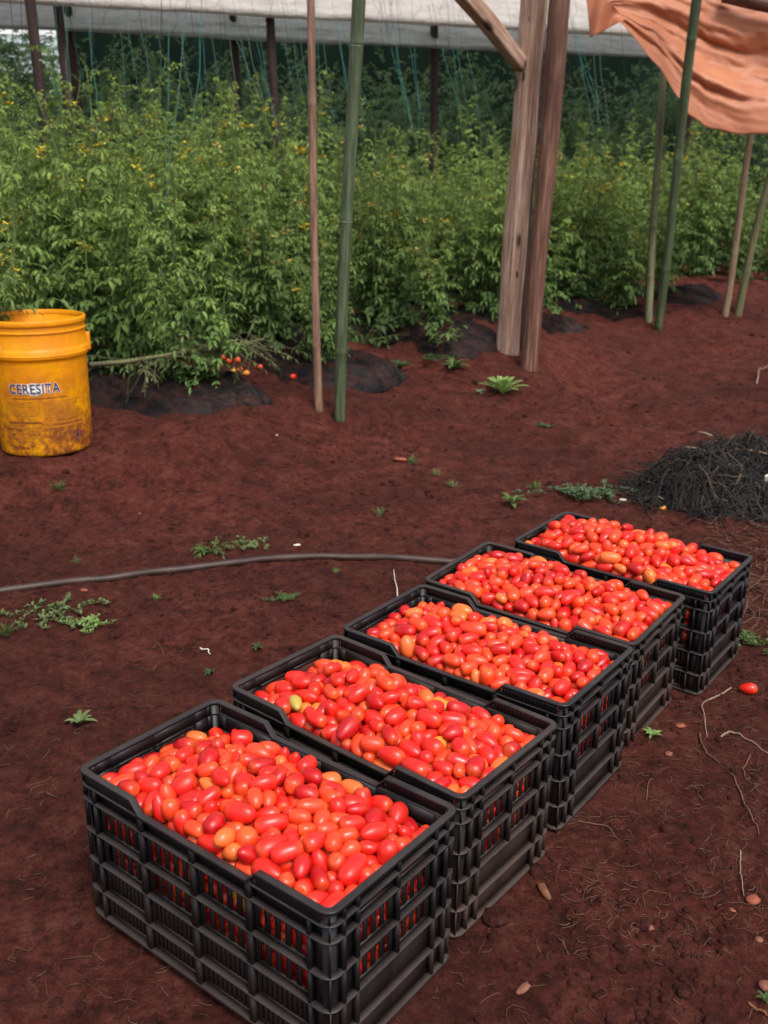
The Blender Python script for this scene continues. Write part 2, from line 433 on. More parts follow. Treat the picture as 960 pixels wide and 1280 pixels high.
# posts of the greenhouse seen above the plants (image column, width px, distance)
for u, v, wd, Y, lab in ((50, 60, 13, 9.2, 'dark leaning greenhouse post at the far left, nearest of the left pair'),
                         (82, 55, 11, 11.4, 'thin dark greenhouse post behind the left pair, under the bright gap'),
                         (94, 55, 10, 12.0, 'slimmer dark post touching its neighbour at the far left'),
                         (298, 70, 10, 12.6, 'dark greenhouse post in shade left of the split brown stick'),
                         (343, 60, 11, 12.0, 'brown greenhouse post with a plate just left of the split brown stick'),
                         (546, 85, 10, 13.3, 'brown greenhouse post between green bamboo and pale timber post'),
                         (864, 180, 11, 13.0, 'grey greenhouse post under the orange tarp')):
    p = at_y(u, v, Y); zt = 3.3 if Y > 10 else 3.05
    o, _ = bent_pole('greenhouse_post', (p.x+.02*Y*.05, p.y, 0), (p.x-.05, p.y, zt), wd/2*Y/FPX, wd/2*Y/FPX*.9, M_post_dark, n=10, seed=u)
    tag(o, lab, 'post', 'greenhouse posts standing among the plants')
# bright tunnel film seen through the gap at the upper left
o = MB().add([(-18, 27, 4.75), (-7.0, 24.5, 4.45), (-18, 27.2, 5.5), (-7.0, 24.7, 4.9), (-18, 29, 6.6), (-7.0, 26.5, 5.9)], [(0, 1, 3, 2), (2, 3, 5, 4)]).build('far_tunnel', M_film, None, True)
tag(o, 'pale far plastic tunnel seen through the gap at upper left', 'tunnel')

# ------------------------------------------------------------------ tomato plants
LT = np.array([0, .30, .42, .62, .74, 1, .30, .42, .62, .74, .5])
LW = np.array([0, .26, .20, .30, .17, 0, -.26, -.20, -.30, -.17, 0])
LF = [(0, 1, 10), (1, 2, 3, 10), (3, 4, 5, 10), (0, 10, 6), (6, 10, 8, 7), (8, 10, 5, 9)]
LQ = [(0, 1, 2), (0, 2, 3)]
for q in (LF, LQ): FCACHE[id(q)] = (np.array([i for p in q for i in p], np.int32), np.array([len(p) for p in q], np.int32))
def cr3(a, b): return np.array([a[1]*b[2]-a[2]*b[1], a[2]*b[0]-a[0]*b[2], a[0]*b[1]-a[1]*b[0]])
LOW = [False]
def leaflet(mb, base, d, nrm, ln, wd, col, droop):
    if LOW[0]:
        d = d/math.sqrt(d@d); side = cr3(d, nrm); side = side/(math.sqrt(side@side)+1e-9)*wd*.42
        m_ = base+d*ln*.5; tp_ = base+d*ln; tp_[2] -= droop*ln
        mb.add([base, m_+side, tp_, m_-side], LQ, col); return
    d = d/math.sqrt(d@d); side = cr3(d, nrm); side = side/(math.sqrt(side@side)+1e-9); nn = cr3(side, d)
    v = base+np.outer(LT*ln, d)+np.outer(LW*wd*1.6, side)+np.outer(np.abs(LW)*wd*.45, nn)
    v[:, 2] -= droop*ln*LT*LT
    mb.add(v, LF, col)
def compound(mb, st, base, d, ln, g, col, up=None, simple=False):
    """a feathery tomato leaf: a rachis with paired, lobed leaflets."""
    d = np.array(d, float); d /= np.linalg.norm(d); z = np.array([0, 0, 1.0])
    side = np.cross(d, z); side /= np.linalg.norm(side)+1e-9
    k = 4 if simple else 6; p = np.array(base, float); dr = g.uniform(.5, 1.3); pts = [p.copy()]
    for i in range(k):
        p = p+d*ln/k; d = d-z*dr/k*.9; d /= np.linalg.norm(d); pts.append(p.copy())
        nn = cr3(side, d); s_ = ln*(.21+.08*g.random())*(1-.35*abs(i/(k-1)-.4))
        c = np.array(col)*g.uniform(.75, 1.3)
        tw = g.normal(0, .35, 3)
        for sg in (-1, 1):
            if i < k-1 or sg > 0:
                dd = (d*.55+side*sg*.85+tw*.5) if i < k-1 else d
                leaflet(mb, p+g.normal(0, .004, 3), dd, nn+tw, s_*(1.25 if i == k-1 else 1), s_*.54, c, g.uniform(.1, .9))
    st.tube(np.array(pts), .0018, 3, False)
def tomato_plant(seed, H=1.85, nleaf=70, spread=.25, gcol=(.126, .205, .052)):
    g = np.random.default_rng(seed); lf = MB(); st = MB(); fl = MB()
    ns = 7
    for s_ in range(ns):
        a = g.uniform(0, 2*PI); r = g.uniform(.02, .13); hh = H*g.uniform(.62, 1.05)
        K = 14; zz = np.linspace(0, hh, K)
        sx = r*math.cos(a)+np.cumsum(g.normal(0, .022, K))+math.cos(a)*.24*(zz/hh)**1.5
        sy = r*math.sin(a)+np.cumsum(g.normal(0, .022, K))+math.sin(a)*.24*(zz/hh)**1.5
        pts = np.stack([sx, sy, zz], 1); st.tube(pts, np.linspace(.008, .003, K), 5, False)
        nl = nleaf//ns
        for i in range(nl):
            t = (i+.5)/nl; t = .06+.94*t; z = t*hh
            p = np.array([np.interp(z, zz, sx), np.interp(z, zz, sy), z]); aa = g.uniform(0, 2*PI)
            L = spread*g.uniform(.55, 1.05)*(1-.35*t)*(.75+.5*math.sin(PI*min(1, t*1.1)))
            el_ = g.uniform(-.1, .6)+(.6 if t > .88 else 0)
            d = (math.cos(aa)*math.cos(el_), math.sin(aa)*math.cos(el_), math.sin(el_))
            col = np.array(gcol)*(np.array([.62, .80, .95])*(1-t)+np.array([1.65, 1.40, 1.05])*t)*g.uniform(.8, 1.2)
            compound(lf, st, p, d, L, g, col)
            if t > .45 and g.random() < .035:
                q = p+np.array(d)*L*.55+np.array([0, 0, .05])
                st.tube([p, p+np.array(d)*.1+np.array([0, 0, .03]), q], .0015, 3, False)
                for _ in range(int(g.integers(4, 9))):
                    c = q+g.normal(0, .020, 3)
                    for e in range(5):
                        an = e*2*PI/5+g.random(); dd = np.array([math.cos(an), math.sin(an), g.uniform(-.3, .6)])
                        sd = np.array([-math.sin(an), math.cos(an), 0])
                        fl.add([c, c+dd*.016+sd*.011, c+dd*.033, c+dd*.016-sd*.011], [(0, 1, 2, 3)])
    return lf, st, fl
P_PLANTS = []
for i in range(5):
    lf, st, fl = tomato_plant(20+i, H=(1.72, 1.88, 1.8, 1.95, 1.65, 1.78, 1.85)[i], nleaf=(310, 325, 300, 330, 315)[i])
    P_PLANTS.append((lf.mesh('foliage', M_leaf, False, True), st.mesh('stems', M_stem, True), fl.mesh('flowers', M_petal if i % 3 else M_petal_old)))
def place_plant(k, x, y, rz, sc, label, group, flower=True):
    o = empty('tomato_plant', (x, y, float(macro(np.array([x]), np.array([y]))[0])), rz, label=label, cat='tomato plant', group=group)
    o.scale = (sc, sc, sc)
    f, s_, fl = P_PLANTS[k]
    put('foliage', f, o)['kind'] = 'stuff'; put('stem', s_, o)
    if flower: put('flower_cluster', fl, o)['kind'] = 'stuff'
    return o
dB = np.array([1, BS]); dB = dB/np.linalg.norm(dB); nB = np.array([-dB[1], dB[0]])
bed_starts = [np.array([BX, BY])+dB*(1.02*i+.35)-nB*.24 for i in range(-2, 12)]
g = np.random.default_rng(5); cnt = 0
ords = ['nearest', 'second', 'third', 'fourth', 'fifth', 'sixth', 'seventh', 'eighth', 'ninth', 'tenth', 'eleventh', 'twelfth', 'thirteenth', 'fourteenth', 'fifteenth', 'sixteenth', 'seventeenth', 'eighteenth', 'nineteenth', 'twentieth', 'twenty-first', 'twenty-second', 'twenty-third', 'twenty-fourth', 'twenty-fifth', 'twenty-sixth']
def vis_x(x, y): return abs(x) < .43*y+.7
for bi, s0 in enumerate(bed_starts):
    for j in range(26):
        q = s0+nB*((.16 if bi < 5 else .10)+.36*j)+g.normal(0, .05, 2)
        t = np.dot(q-RA, nR)
        if t > -1.2 or not vis_x(q[0], q[1]): continue
        side = 'left' if q[0] < -.12*q[1] else ('middle' if q[0] < .15*q[1] else 'right')
        dep = 'at the near end' if j == 0 else ('in the front half' if j < 7 else 'deep in the back')
        fl = True
        sc = g.uniform(.66, .92)*(.70 if j == 0 else 1.0)*(1.04 if q[0] < .5 else .97)
        place_plant(int(g.integers(5)), q[0], q[1], g.uniform(0, 6.28), sc,
                    '%s tomato plant from the near end of the %s bed from the left' % (ords[j], ords[bi]), 'tomato plants growing in the beds')
        cnt += 1
print('plants', cnt)
# the taller shaded mass of plants under the greenhouse roof
lfm = MB(); stm = MB()
mass = []
LOW[0] = True
for i in range(3):
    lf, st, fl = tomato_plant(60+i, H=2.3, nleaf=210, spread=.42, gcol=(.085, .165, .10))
    mass.append(lf)
LOW[0] = False
for j in range(3):
    for i in range(42):
        s_ = i*.45+g.uniform(-.15, .15)-2.6; off = 1.5+j*.9+g.uniform(-.2, .2)
        q = RA+dR*s_+nR*off; lf = mass[int(g.integers(3))]; a = g.uniform(0, 6.28)
        V = np.concatenate(lf.v)*np.array([1, 1, g.uniform(1.05, 1.3)*(1 if s_ > 1.2 else .88)]); Rm = np.array([[math.cos(a), -math.sin(a), 0], [math.sin(a), math.cos(a), 0], [0, 0, 1]])
        V = V@Rm.T+np.array([q[0], q[1], .1])
        lfm.add(V, lf.faces(), np.concatenate(lf.c))
o = lfm.build('shaded_plant_rows', M_leaf, None, False, True)
tag(o, 'dark mass of taller tomato rows in shade under the greenhouse roof', kind='stuff')

hd = MB()
for i in range(30):
    lf = mass[i % 3]; a = g.uniform(0, 6.28)
    V = np.concatenate(lf.v)*np.array([2.6, 2.6, g.uniform(1.68, 1.95)]); Rm = np.array([[math.cos(a), -math.sin(a), 0], [math.sin(a), math.cos(a), 0], [0, 0, 1]])
    hd.add(V@Rm.T+np.array([-12.5+i*.27+g.uniform(-.2, .2), 20.5+(i % 3)*.7, .1]), lf.faces(), np.concatenate(lf.c))
o = hd.build('far_hedge', M_leaf, None, False, True); tag(o, 'blurred green hedge far off below the bright gap at upper left', kind='stuff')

# black film beds
for bi, s0 in enumerate(bed_starts):
    if bi < 2 or bi > 7: continue
    gg = np.random.default_rng(bi+3); K = 110; P = 41; v = []
    Lb = 2.6
    for i in range(K):
        t = i/(K-1); s_ = t*Lb; c = s0+nB*(s_-.28)+dB*.04*math.sin(s_*5+bi)
        prof = min(1, math.sqrt(max(0, 1-(1-min(1, s_/.30))**2))+.02)
        aa = np.linspace(-1, 1, P); S_ = np.full(P, s_)
        wr = 1-np.abs(2*vnoise(S_*1.6+bi*9, aa*6+.6*np.sin(s_*3)+bi, 7)-1)
        wr2 = 1-np.abs(2*vnoise(S_*4+bi*9, aa*15+bi, 8)-1)
        lum = vnoise(S_*3+bi*5, aa*2+bi, 9)-.5
        ww = (.36 if bi < 5 else .24)*(.55+.45*prof)*(1+.35*(vnoise(np.full(P, s_*3.5+bi), np.where(aa < 0, 0., 5.), 2)-.5))
        Q = c[None, :]+dB[None, :]*(aa*ww)[:, None]
        z = macro(Q[:, 0], Q[:, 1])-.02+prof*((.085 if bi < 5 else .05)*(1-np.abs(aa)**2.6))+(wr**2*.05+wr2**2*.028+lum*.06)*(1-np.abs(aa)**8)*prof
        v += np.column_stack([Q, z]).tolist()
    f = [(i*P+j, (i+1)*P+j, (i+1)*P+j+1, i*P+j+1) for i in range(K-1) for j in range(P-1)]
    o = MB().add(v, f).build('mulch_film', M_mulch, None, True)
    tag(o, 'wrinkled black plastic film over the end of the %s bed from the left' % ords[bi], 'plastic film', 'black film covering the beds')

# twine hanging over the rows
def twine(name, p0, p1, r, m, seed, label, group, wig=.03, k=16):
    gg = np.random.default_rng(seed); t = np.linspace(0, 1, k)
    p0 = np.array(p0); p1 = np.array(p1); pts = p0+(p1-p0)*t[:, None]
    ph = gg.uniform(0, 6, 4)
    pts[:, 0] += wig*(np.sin(t*5+ph[0])+.5*np.sin(t*13+ph[1]))*np.sin(PI*t); pts[:, 1] += wig*np.sin(t*6+ph[2])*np.sin(PI*t)
    o = MB().tube(pts-p0, r, 4, False).build(name, m); o.location = p0
    tag(o, label, 'twine', group); return o
tws = sorted([g.uniform(50, 790) for _ in range(72)])
for i, u in enumerate(tws):
    Y = g.uniform(8.6, 12.0)+(u/800)*1.2; sl_ = g.uniform(4, 44)
    a = at_y(u-sl_*.5, g.uniform(-30, 20), Y); b = at_y(u+sl_*.5, g.uniform(125, 185), Y)
    q = int(g.integers(6)); mm = (M_twine, M_twine, M_twine, M_twine_pale, M_twine_dark, M_twine_dark)[q]
    colr = ('turquoise', 'turquoise', 'turquoise', 'pale green', 'dark', 'dark')[q]
    zone = 'between the leaning posts at far left' if u < 110 else ('right of the leaning left posts' if u < 220 else ('around the two posts left of the brown stick' if u < 385 else ('just right of the green bamboo' if u < 540 else ('just left of the timber posts' if u < 650 else 'between timber posts and tarp'))))
    twine('twine', a, b, .0016*Y/10, mm, i, 'thin %s slanting twine, %s' % (colr, zone), 'twine strings trained down to the plants', wig=.012)
for i, (u, u1, v1, Y) in enumerate(((12, 22, 150, 6.6), (27, 24, 190, 6.8), (203, 198, 210, 6.6), (108, 118, 60, 7.0), (66, 76, 30, 7.0), (255, 238, 200, 6.8), (215, 198, 330, 6.5), (236, 200, 360, 6.0))):
    a = at_y(u, -30, Y); b = at_y(u1, v1, Y)
    dk = i < 5
    twine('twine', a, b, .0018 if dk else .0019, M_twine_dark if dk else M_twine, 200+i,
          ('dark string hanging near the far left, %s' % ['outermost', 'beside the outermost one', 'longest, right of the leaning post', 'short, over the roof hem', 'short, before the leaning post'][i]) if dk else
          'pale green string reaching low into the left plants, %s' % ['uppermost', 'slanting', 'lowest'][i-5], 'strings hanging over the left plants', wig=.010)
for i, u in enumerate(sorted(g.uniform(60, 940, 26))):          # loose strings that cross the cream film
    Y = 9.5+u/300
    a = at_y(u, -25, Y); b = at_y(u+g.uniform(-18, 18), g.uniform(15, 60), Y)
    twine('twine', a, b, .0014, M_twine_dark, 300+i, 'short dark string crossing the cream film hem, %s' % ('left of the split brown stick' if u < 388 else ('between bamboo and timber posts' if u < 640 else 'right of the timber posts')), 'thin strings over the film hem', wig=.035)

# ------------------------------------------------------------------ posts and poles
def top_of(u0, v0, u1, v1, Y, ext=1.25):
    """base on the ground at (u0,v0); the top continues past the frame along the seen lean."""
    b = ground(u0, v0, False); b.z -= .06
    a = at_y(u1, v1, b.y+Y); return b, b+(a-b)*ext
tp = empty('timber_post', ground(633, 432), label='pale weathered timber post with knots and a diagonal brace', cat='post')
def attach(o, p):
    bpy.context.view_layer.update(); o.parent = p; o.matrix_parent_inverse = p.matrix_world.inverted()
b, t = top_of(634, 436, 668, 0, .05); o, L = bent_pole('shaft', b, t, .056, .062, M_post_pale, n=28, k=60, square=.8, lump=.09, seed=3, wob=.006); attach(o, tp)
DP = b.y
br0 = at_y(652, 82, DP+.0); br1 = at_y(560, -30, DP-.35)
o, _ = bent_pole('brace', br0, br1, .036, .042, M_post_pale, n=24, k=24, square=.9, lump=.08, seed=4); attach(o, tp)
for ku, kv, kr in ((663, 24, .020), (656, 96, .026), (651, 214, .022), (645, 343, .024), (641, 300, .010), (668, 60, .010)):
    a_ = (436-kv)/436; r_ = .056+.006*a_; yy = b.y+(t.y-b.y)*a_/1.25
    Vk, Fk = [], []
    for i in range(5):
        for j in range(12):
            rr_ = kr*(i/4); Vk.append((rr_*math.cos(j*PI/6)*.55, -.004*math.cos(i/4*PI/2)*(1 if i else .3), rr_*math.sin(j*PI/6)*1.05))
    Fk = [(i*12+j, i*12+(j+1) % 12, (i+1)*12+(j+1) % 12, (i+1)*12+j) for i in range(4) for j in range(12)]
    ok = MB().add(Vk, Fk).build('knot', M_post_dark, None, True); ok.location = at_y(ku, kv, yy-r_-.0015); attach(ok, tp)
b2, t2 = top_of(661, 460, 697, 0, .05)
o, _ = bent_pole('timber_post', b2, t2, .049, .054, M_post_brown, n=18, k=50, square=.2, lump=.09, seed=6, wob=.008)
tag(o, 'reddish brown round timber post leaning right beside the pale one', 'post')
b3, t3 = top_of(650, 440, 684, 0, .05); b3.y += .1; t3.y += .1
o, _ = bent_pole('batten', b3, t3, .018, .018, M_post_dark, n=8, k=12, square=.6, seed=8)
tag(o, 'thin dark batten squeezed between the two timber posts', 'batten')
def rings(o, L, nodes, r0, r1, m=M_ring):
    for q in nodes:
        r = (r0+(r1-r0)*q)*1.055
        zz, wx, wy = BEND[o.name]; bx_, by_ = np.interp(q*L, zz, wx), np.interp(q*L, zz, wy)
        MB().tube([(bx_, by_, q*L-.006), (bx_, by_, q*L+.004)], [r, r*1.02], 14, False).build('node_ring', m, o, True)
def cane(px, r0, r1, m, nodes, label, seed, split=False, wob=.01, dy=.08, name='bamboo_pole', ext=1.25):
    b, t = top_of(*px, dy, ext)
    o, L = bent_pole(name, b, t, r0, r1, m, n=14, k=30, wob=wob, lump=.03, seed=seed, nodes=nodes, split=split)
    tag(o, label, 'pole'); rings(o, L, nodes, r0, r1); return o
cane((399, 512, 388, 0), .0205, .0165, M_stick, [.16, .33, .62, .9], 'thin split brown stick standing left of the green bamboo', 11, True, .012, name='wooden_stick')
cane((424, 525, 448, 0), .027, .031, M_bamboo, [.165, .415, .725], 'thick green bamboo pole with pale rings', 12, wob=.012)
cane((811, 405, 830, 80), .028, .026, M_bamboo_dull, [.2, .5, .75], 'dull olive bamboo pole ending behind the orange tarp', 13, dy=.7, ext=1.05)
cane((822, 410, 873, 0), .030, .033, M_bamboo, [.18, .45, .72], 'dark green bamboo pole crossing in front of the orange tarp', 14, dy=-.35)
cane((906, 392, 940, 170), .027, .027, M_bamboo_tan, [.3, .6], 'tan bamboo pole below the right end of the tarp', 15)
cane((922, 392, 968, 200), .030, .028, M_bamboo_dull, [.25, .6], 'olive bamboo pole at the right edge of the picture', 16)

# ------------------------------------------------------------------ orange tarp
def build_tarp():
    # lower hem traced left to right as (u, v); upper edge lies above the frame
    hem = [(772, 22), (800, 55), (826, 88), (846, 122), (862, 143), (880, 156), (905, 166), (930, 170), (962, 165), (1010, 150), (1080, 120)]
    top = [(738, -12), (765, -40), (800, -62), (830, -80), (860, -95), (890, -100), (920, -100), (950, -100), (985, -100), (1030, -100), (1100, -100)]
    K, J = 150, 90; h = np.array(hem, float); tt = np.array(top, float); ti = np.linspace(0, 1, len(hem))
    ga, gb = np.meshgrid(np.linspace(0, 1, K), np.linspace(0, 1, J), indexing='ij')
    gq = gb+.05*np.sin(ga*4+1)-.10*ga*(1-gb)
    def rid(x, y, sd): return 1-np.abs(2*vnoise(x, y, sd)-1)*1.6
    fn = rid(gq*6.5, ga*1.1+3, 51)*sstep(.1, .5, gb)+.55*rid(gq*13, ga*1.9, 52)+.22*rid(gq*27, ga*3.5, 53)+.5*rid(gq*2.5+2, ga*.8, 54)+.13*rid(gq*34, ga*9, 56)+.16*(vnoise(gq*40, ga*30, 55)-.5)
    v = []
    for i in range(K):
        a = i/(K-1)
        hu, hv = np.interp(a, ti, h[:, 0]), np.interp(a, ti, h[:, 1]); tu, tv = np.interp(a, ti, tt[:, 0]), np.interp(a, ti, tt[:, 1])
        hv += 1.5*math.sin(a*17)+1.0*math.sin(a*49+1)
        for j in range(J):
            b_ = j/(J-1)
            u = tu+(hu-tu)*b_; vv = tv+(hv-tv)*b_
            # folds run from the gathered upper left corner and fan out towards the right, along the hem
            q = b_+.035*math.sin(a*4+1)+.012*math.sin(a*11)
            fold = fn[i, j]
            calm = .30+.70*(1-float(sstep(.80, .88, b_)))
            amp = .075*(.22+.78*min(1, a*2.0))*calm
            Y = 7.15+amp*fold+.45*(1-b_)*(.3+a)-.25*a
            v.append(at_y(u, vv, Y))
    f = [(i*J+j, (i+1)*J+j, (i+1)*J+j+1, i*J+j+1) for i in range(K-1) for j in range(J-1)]
    root = empty('tarp', at_y(850, 60, 7.15), label='salmon orange tarp hanging in gathered folds at the upper right', cat='tarp')
    o = MB().add(v, f).build('cloth', M_tarp, None, True); attach(o, root)
    md = o.modifiers.new('thick', 'SOLIDIFY'); md.thickness = .003
    # turned-back corner flap
    K2 = 26; v = []
    for i in range(K2):
        for j in range(K2):
            a, b_ = i/(K2-1), j/(K2-1)
            p = (1-b_)*np.array([732+50*a, -12+40*a*a])+b_*np.array([738+42*a, 47-22*a])
            v.append(at_y(p[0], p[1], 7.02+.03*math.sin(a*9+b_*3)+.05*a))
    f = [(i*K2+j, (i+1)*K2+j, (i+1)*K2+j+1, i*K2+j+1) for i in range(K2-1) for j in range(K2-1)]
    o = MB().add(v, f).build('corner_flap', M_tarp, None, True); attach(o, root)
    md = o.modifiers.new('thick', 'SOLIDIFY'); md.thickness = .003
build_tarp()
a, b = at_y(905, -8, 7.2), at_y(1010, 14, 7.1)
o, _ = bent_pole('rail_log', a, b, .055, .05, M_post_brown, seed=9, lump=.1); tag(o, 'dark log rail holding the tarp at the top right corner', 'log')

# ------------------------------------------------------------------ crates
CL, CW, CH = .55, .3057, .279
CR = [(-.1916, 1.2859, -.6619, .0104, -.0192, -.0079), (.008, 1.5658, -.6907, 0, -.0098, .0083),
      (.2166, 1.8435, -.6597, 0, .0062, -.0037), (.4044, 2.1251, -.6429, -.002, .03, .02), (.6515, 2.3717, -.6561, .0007, .0056, .0129)]
def taper(v):
    v = np.array(v, float); k = 1-v[:, 2]/CH
    v[:, 0] *= 1-.0015*k/(CL/2); v[:, 1] *= 1-.0015*k/(CW/2); return v
def rr_loop(off, n=6, r=.022, seg=10, sx=26):
    """rounded rectangle outline at an inward offset; returns points and long-side parameter."""
    hx, hy = CL/2-off, CW/2-off; rr = max(.004, r-off); pts = []
    cs = [(hx-rr, -hy+rr, -PI/2), (hx-rr, hy-rr, 0), (-hx+rr, hy-rr, PI/2), (-hx+rr, -hy+rr, PI)]
    for ci, (cx, cy, a0) in enumerate(cs):
        for i in range(n+1):
            a = a0+PI/2*i/n; pts.append((cx+rr*math.cos(a), cy+rr*math.sin(a)))
        nx_ = cs[(ci+1) % 4]; a = a0+PI/2
        e0 = (cx+rr*math.cos(a), cy+rr*math.sin(a)); e1 = (nx_[0]+rr*math.cos(a), nx_[1]+rr*math.sin(a))
        m = sx if ci in (1, 3) else 4
        for i in range(1, m): pts.append((e0[0]+(e1[0]-e0[0])*i/m, e0[1]+(e1[1]-e0[1])*i/m))
    return np.array(pts)
def dipf(x, y):
    if abs(y) < CW/2-.03: return 0
    a = abs(x)/CL
    return .0215*float(1-sstep(.215, .245, np.array(a)))
def sweep(prof, dip=False):
    """prof = closed list of (inward offset, z); follows the outline of the crate."""
    loops = [rr_loop(o_) for o_, z in prof]; n = len(loops[0]); P = len(prof); v = []
    for i in range(n):
        x, y = loops[0][i]
        d = dipf(x, y) if dip else 0
        for k in range(P): v.append((loops[k][i][0], loops[k][i][1], prof[k][1]-d))
    f = [(i*P+k, ((i+1) % n)*P+k, ((i+1) % n)*P+(k+1) % P, i*P+(k+1) % P) for i in range(n) for k in range(P)]
    return MB().add(taper(v), f)
WO, WT = .0115, .003         # wall inset from the flange edge, wall thickness
ZB = [0.004, .054, .1115, .1688, .2273, .2544, .279]
def side_wall(axis, sgn):
    mb = MB(); half = CL/2 if axis == 'x' else CW/2; dep = CW/2 if axis == 'x' else CL/2
    a0, a1 = -half+.022, half-.022
    def bx(u0, u1, z0, z1, o0=WO, o1=WO+WT, cut=False):
        lo, hi = sgn*(dep-o0), sgn*(dep-o1); y0, y1 = min(lo, hi), max(lo, hi)
        m2 = MB(); 
        if axis == 'x': m2.box(u0, u1, y0, y1, z0, z1)
        else: m2.box(y0, y1, u0, u1, z0, z1)
        mb.add(taper(m2.v[0]), m2.faces())
    fr = [.075, .285, .5, .715, .925] if axis == 'x' else [.105, .2, .5, .8, .895]
    posts = [-half+2*half*q for q in fr]; edges = [a0]+posts+[a1]
    for i in range(len(edges)-1):
        u0, u1 = edges[i], edges[i+1]; wide = (u1-u0) > .05
        for k in range(6):
            z0, z1 = ZB[k], ZB[k+1]
            if k == 5:
                if axis == 'y': bx(u0, u1, z0, z1-.004, .0095, .0125); continue
                m = 14
                for q in range(m):
                    c0, c1 = u0+(u1-u0)*q/m, u0+(u1-u0)*(q+1)/m
                    zt = z1-.003-max(dipf(c0, CW/2), dipf(c1, CW/2))
                    if zt > z0: bx(c0, c1, z0, zt, .0035, .0065)
                continue
            if not wide: bx(u0, u1, z0, z1); continue
            if k == 4:
                if axis == 'y':       # finger opening in the ends
                    bx(u0, u0+.014, z0, z1); bx(u1-.014, u1, z0, z1); bx(u0, u1, z0, z0+.006); bx(u0, u1, z1-.006, z1)
                else: bx(u0, u1, z0, z1)
                continue
            if axis == 'y' and k < 2: bx(u0, u1, z0, z1); continue
            ns = 5 if k >= 2 else 10
            if axis == 'y': ns = 4
            gp = (u1-u0-.016)/ns; bw = gp*(.50 if k >= 2 else .70)
            bx(u0, u0+.008, z0, z1); bx(u1-.008, u1, z0, z1)
            bx(u0+.008, u1-.008, z0, z0+.007); bx(u0+.008, u1-.008, z1-.006, z1)
            for q in range(ns+1):
                c = u0+.008+gp*q; l, r = max(u0+.008, c-bw/2), min(u1-.008, c+bw/2)
                if r > l: bx(l, r, z0+.007, z1-.006, WO+.0004, WO+WT-.0004)
    # upright fins stop just inside the flanges and butt the ribs
    for i, p in enumerate(posts):
        for k in range(6):
            z0, z1 = ZB[k]+.0015, ZB[k+1]-.0015
            if k == 5: z1 = .279-.004-(dipf(p, CW/2) if axis == 'x' else 0)
            if axis == 'y' and i == 2 and k < 2: continue
            if z1-z0 < .003: continue
            if k == 5 and axis == 'x': continue
            oo = .0095 if k == 5 else WO
            if axis == 'x' and 0 < i < 4: bx(p-.0052, p+.0052, z0, z1, .0016, oo)
            else: bx(p-.0022, p+.0022, z0, z1, .0012, oo)
    return mb
def corner_wall(sx, sy):
    mb = MB()
    base = []
    n = 6; r = .022
    v = []
    hx, hy = CL/2, CW/2; cx, cy = sx*(hx-r), sy*(hy-r)
    for z in (ZB[0], CH-.003):
        for off in (WO-.003, WO):
            for i in range(n+1):
                a = PI/2*i/n; v.append((cx+sx*(r-off)*math.cos(a), cy+sy*(r-off)*math.sin(a), z))
    m = n+1; f = []
    for i in range(n):
        f += [(i, i+1, 2*m+i+1, 2*m+i), (m+i, 3*m+i, 3*m+i+1, m+i+1), (2*m+i, 2*m+i+1, 3*m+i+1, 3*m+i), (i, m+i, m+i+1, i+1)]
    mb.add(taper(v), f)
    # corner fin on the diagonal
    a = PI/4
    for k in range(6):
        z0, z1 = ZB[k]+.0015, ZB[k+1]-.0025
        p0 = np.array([cx+sx*(r-WO+.003)*math.cos(a), cy+sy*(r-WO+.003)*math.sin(a)]); p1 = np.array([cx+sx*(r-.0012)*math.cos(a), cy+sy*(r-.0012)*math.sin(a)])
        t_ = np.array([-(p1-p0)[1], (p1-p0)[0]]); t_ = t_/np.linalg.norm(t_)*.0013
        q = [p0-t_, p0+t_, p1+t_, p1-t_]
        mb.add(taper([(c[0], c[1], z) for z in (z0, z1) for c in q]), [(0, 1, 2, 3), (4, 7, 6, 5), (0, 4, 5, 1), (1, 5, 6, 2), (2, 6, 7, 3), (3, 7, 4, 0)])
    return mb
rimprof = [(.0006, CH-.0058), (0, CH-.0050), (0, CH-.0016), (.0008, CH-.0003), (.002, CH), (.0105, CH), (.0120, CH-.0005), (.0128, CH-.0020), (.0128, CH-.0050), (.0022, CH-.0042), (.0022, CH-.0058)]
def rib_prof(z): return [(.0006, z-.0011), (0, z), (.0006, z+.0011), (WO+.001, z+.0016), (WO+.001, z-.0016)]
def make_crate_meshes(m):
    parts = [('rim', sweep(rimprof, True).mesh('rim', m, True))]
    for z in ZB[1:-1]: parts.append(('rib', sweep(rib_prof(z)).mesh('rib', m)))
    parts.append(('rib', sweep([(.0008, .0005), (0, .002), (.0008, .0055), (WO+.001, .006), (WO+.001, .0005)]).mesh('rib', m)))
    for s_ in (-1, 1):
        parts.append(('long_side', side_wall('x', s_).mesh('long_side', m)))
        parts.append(('short_side', side_wall('y', s_).mesh('short_side', m)))
        for s2 in (-1, 1): parts.append(('corner_panel', corner_wall(s_, s2).mesh('corner_panel', m)))
    mb = MB(); mb.box(-CL/2+.024, CL/2-.024, -CW/2+.024, CW/2-.024, .007, .011); parts.append(('base', mb.mesh('base', m)))
    return parts
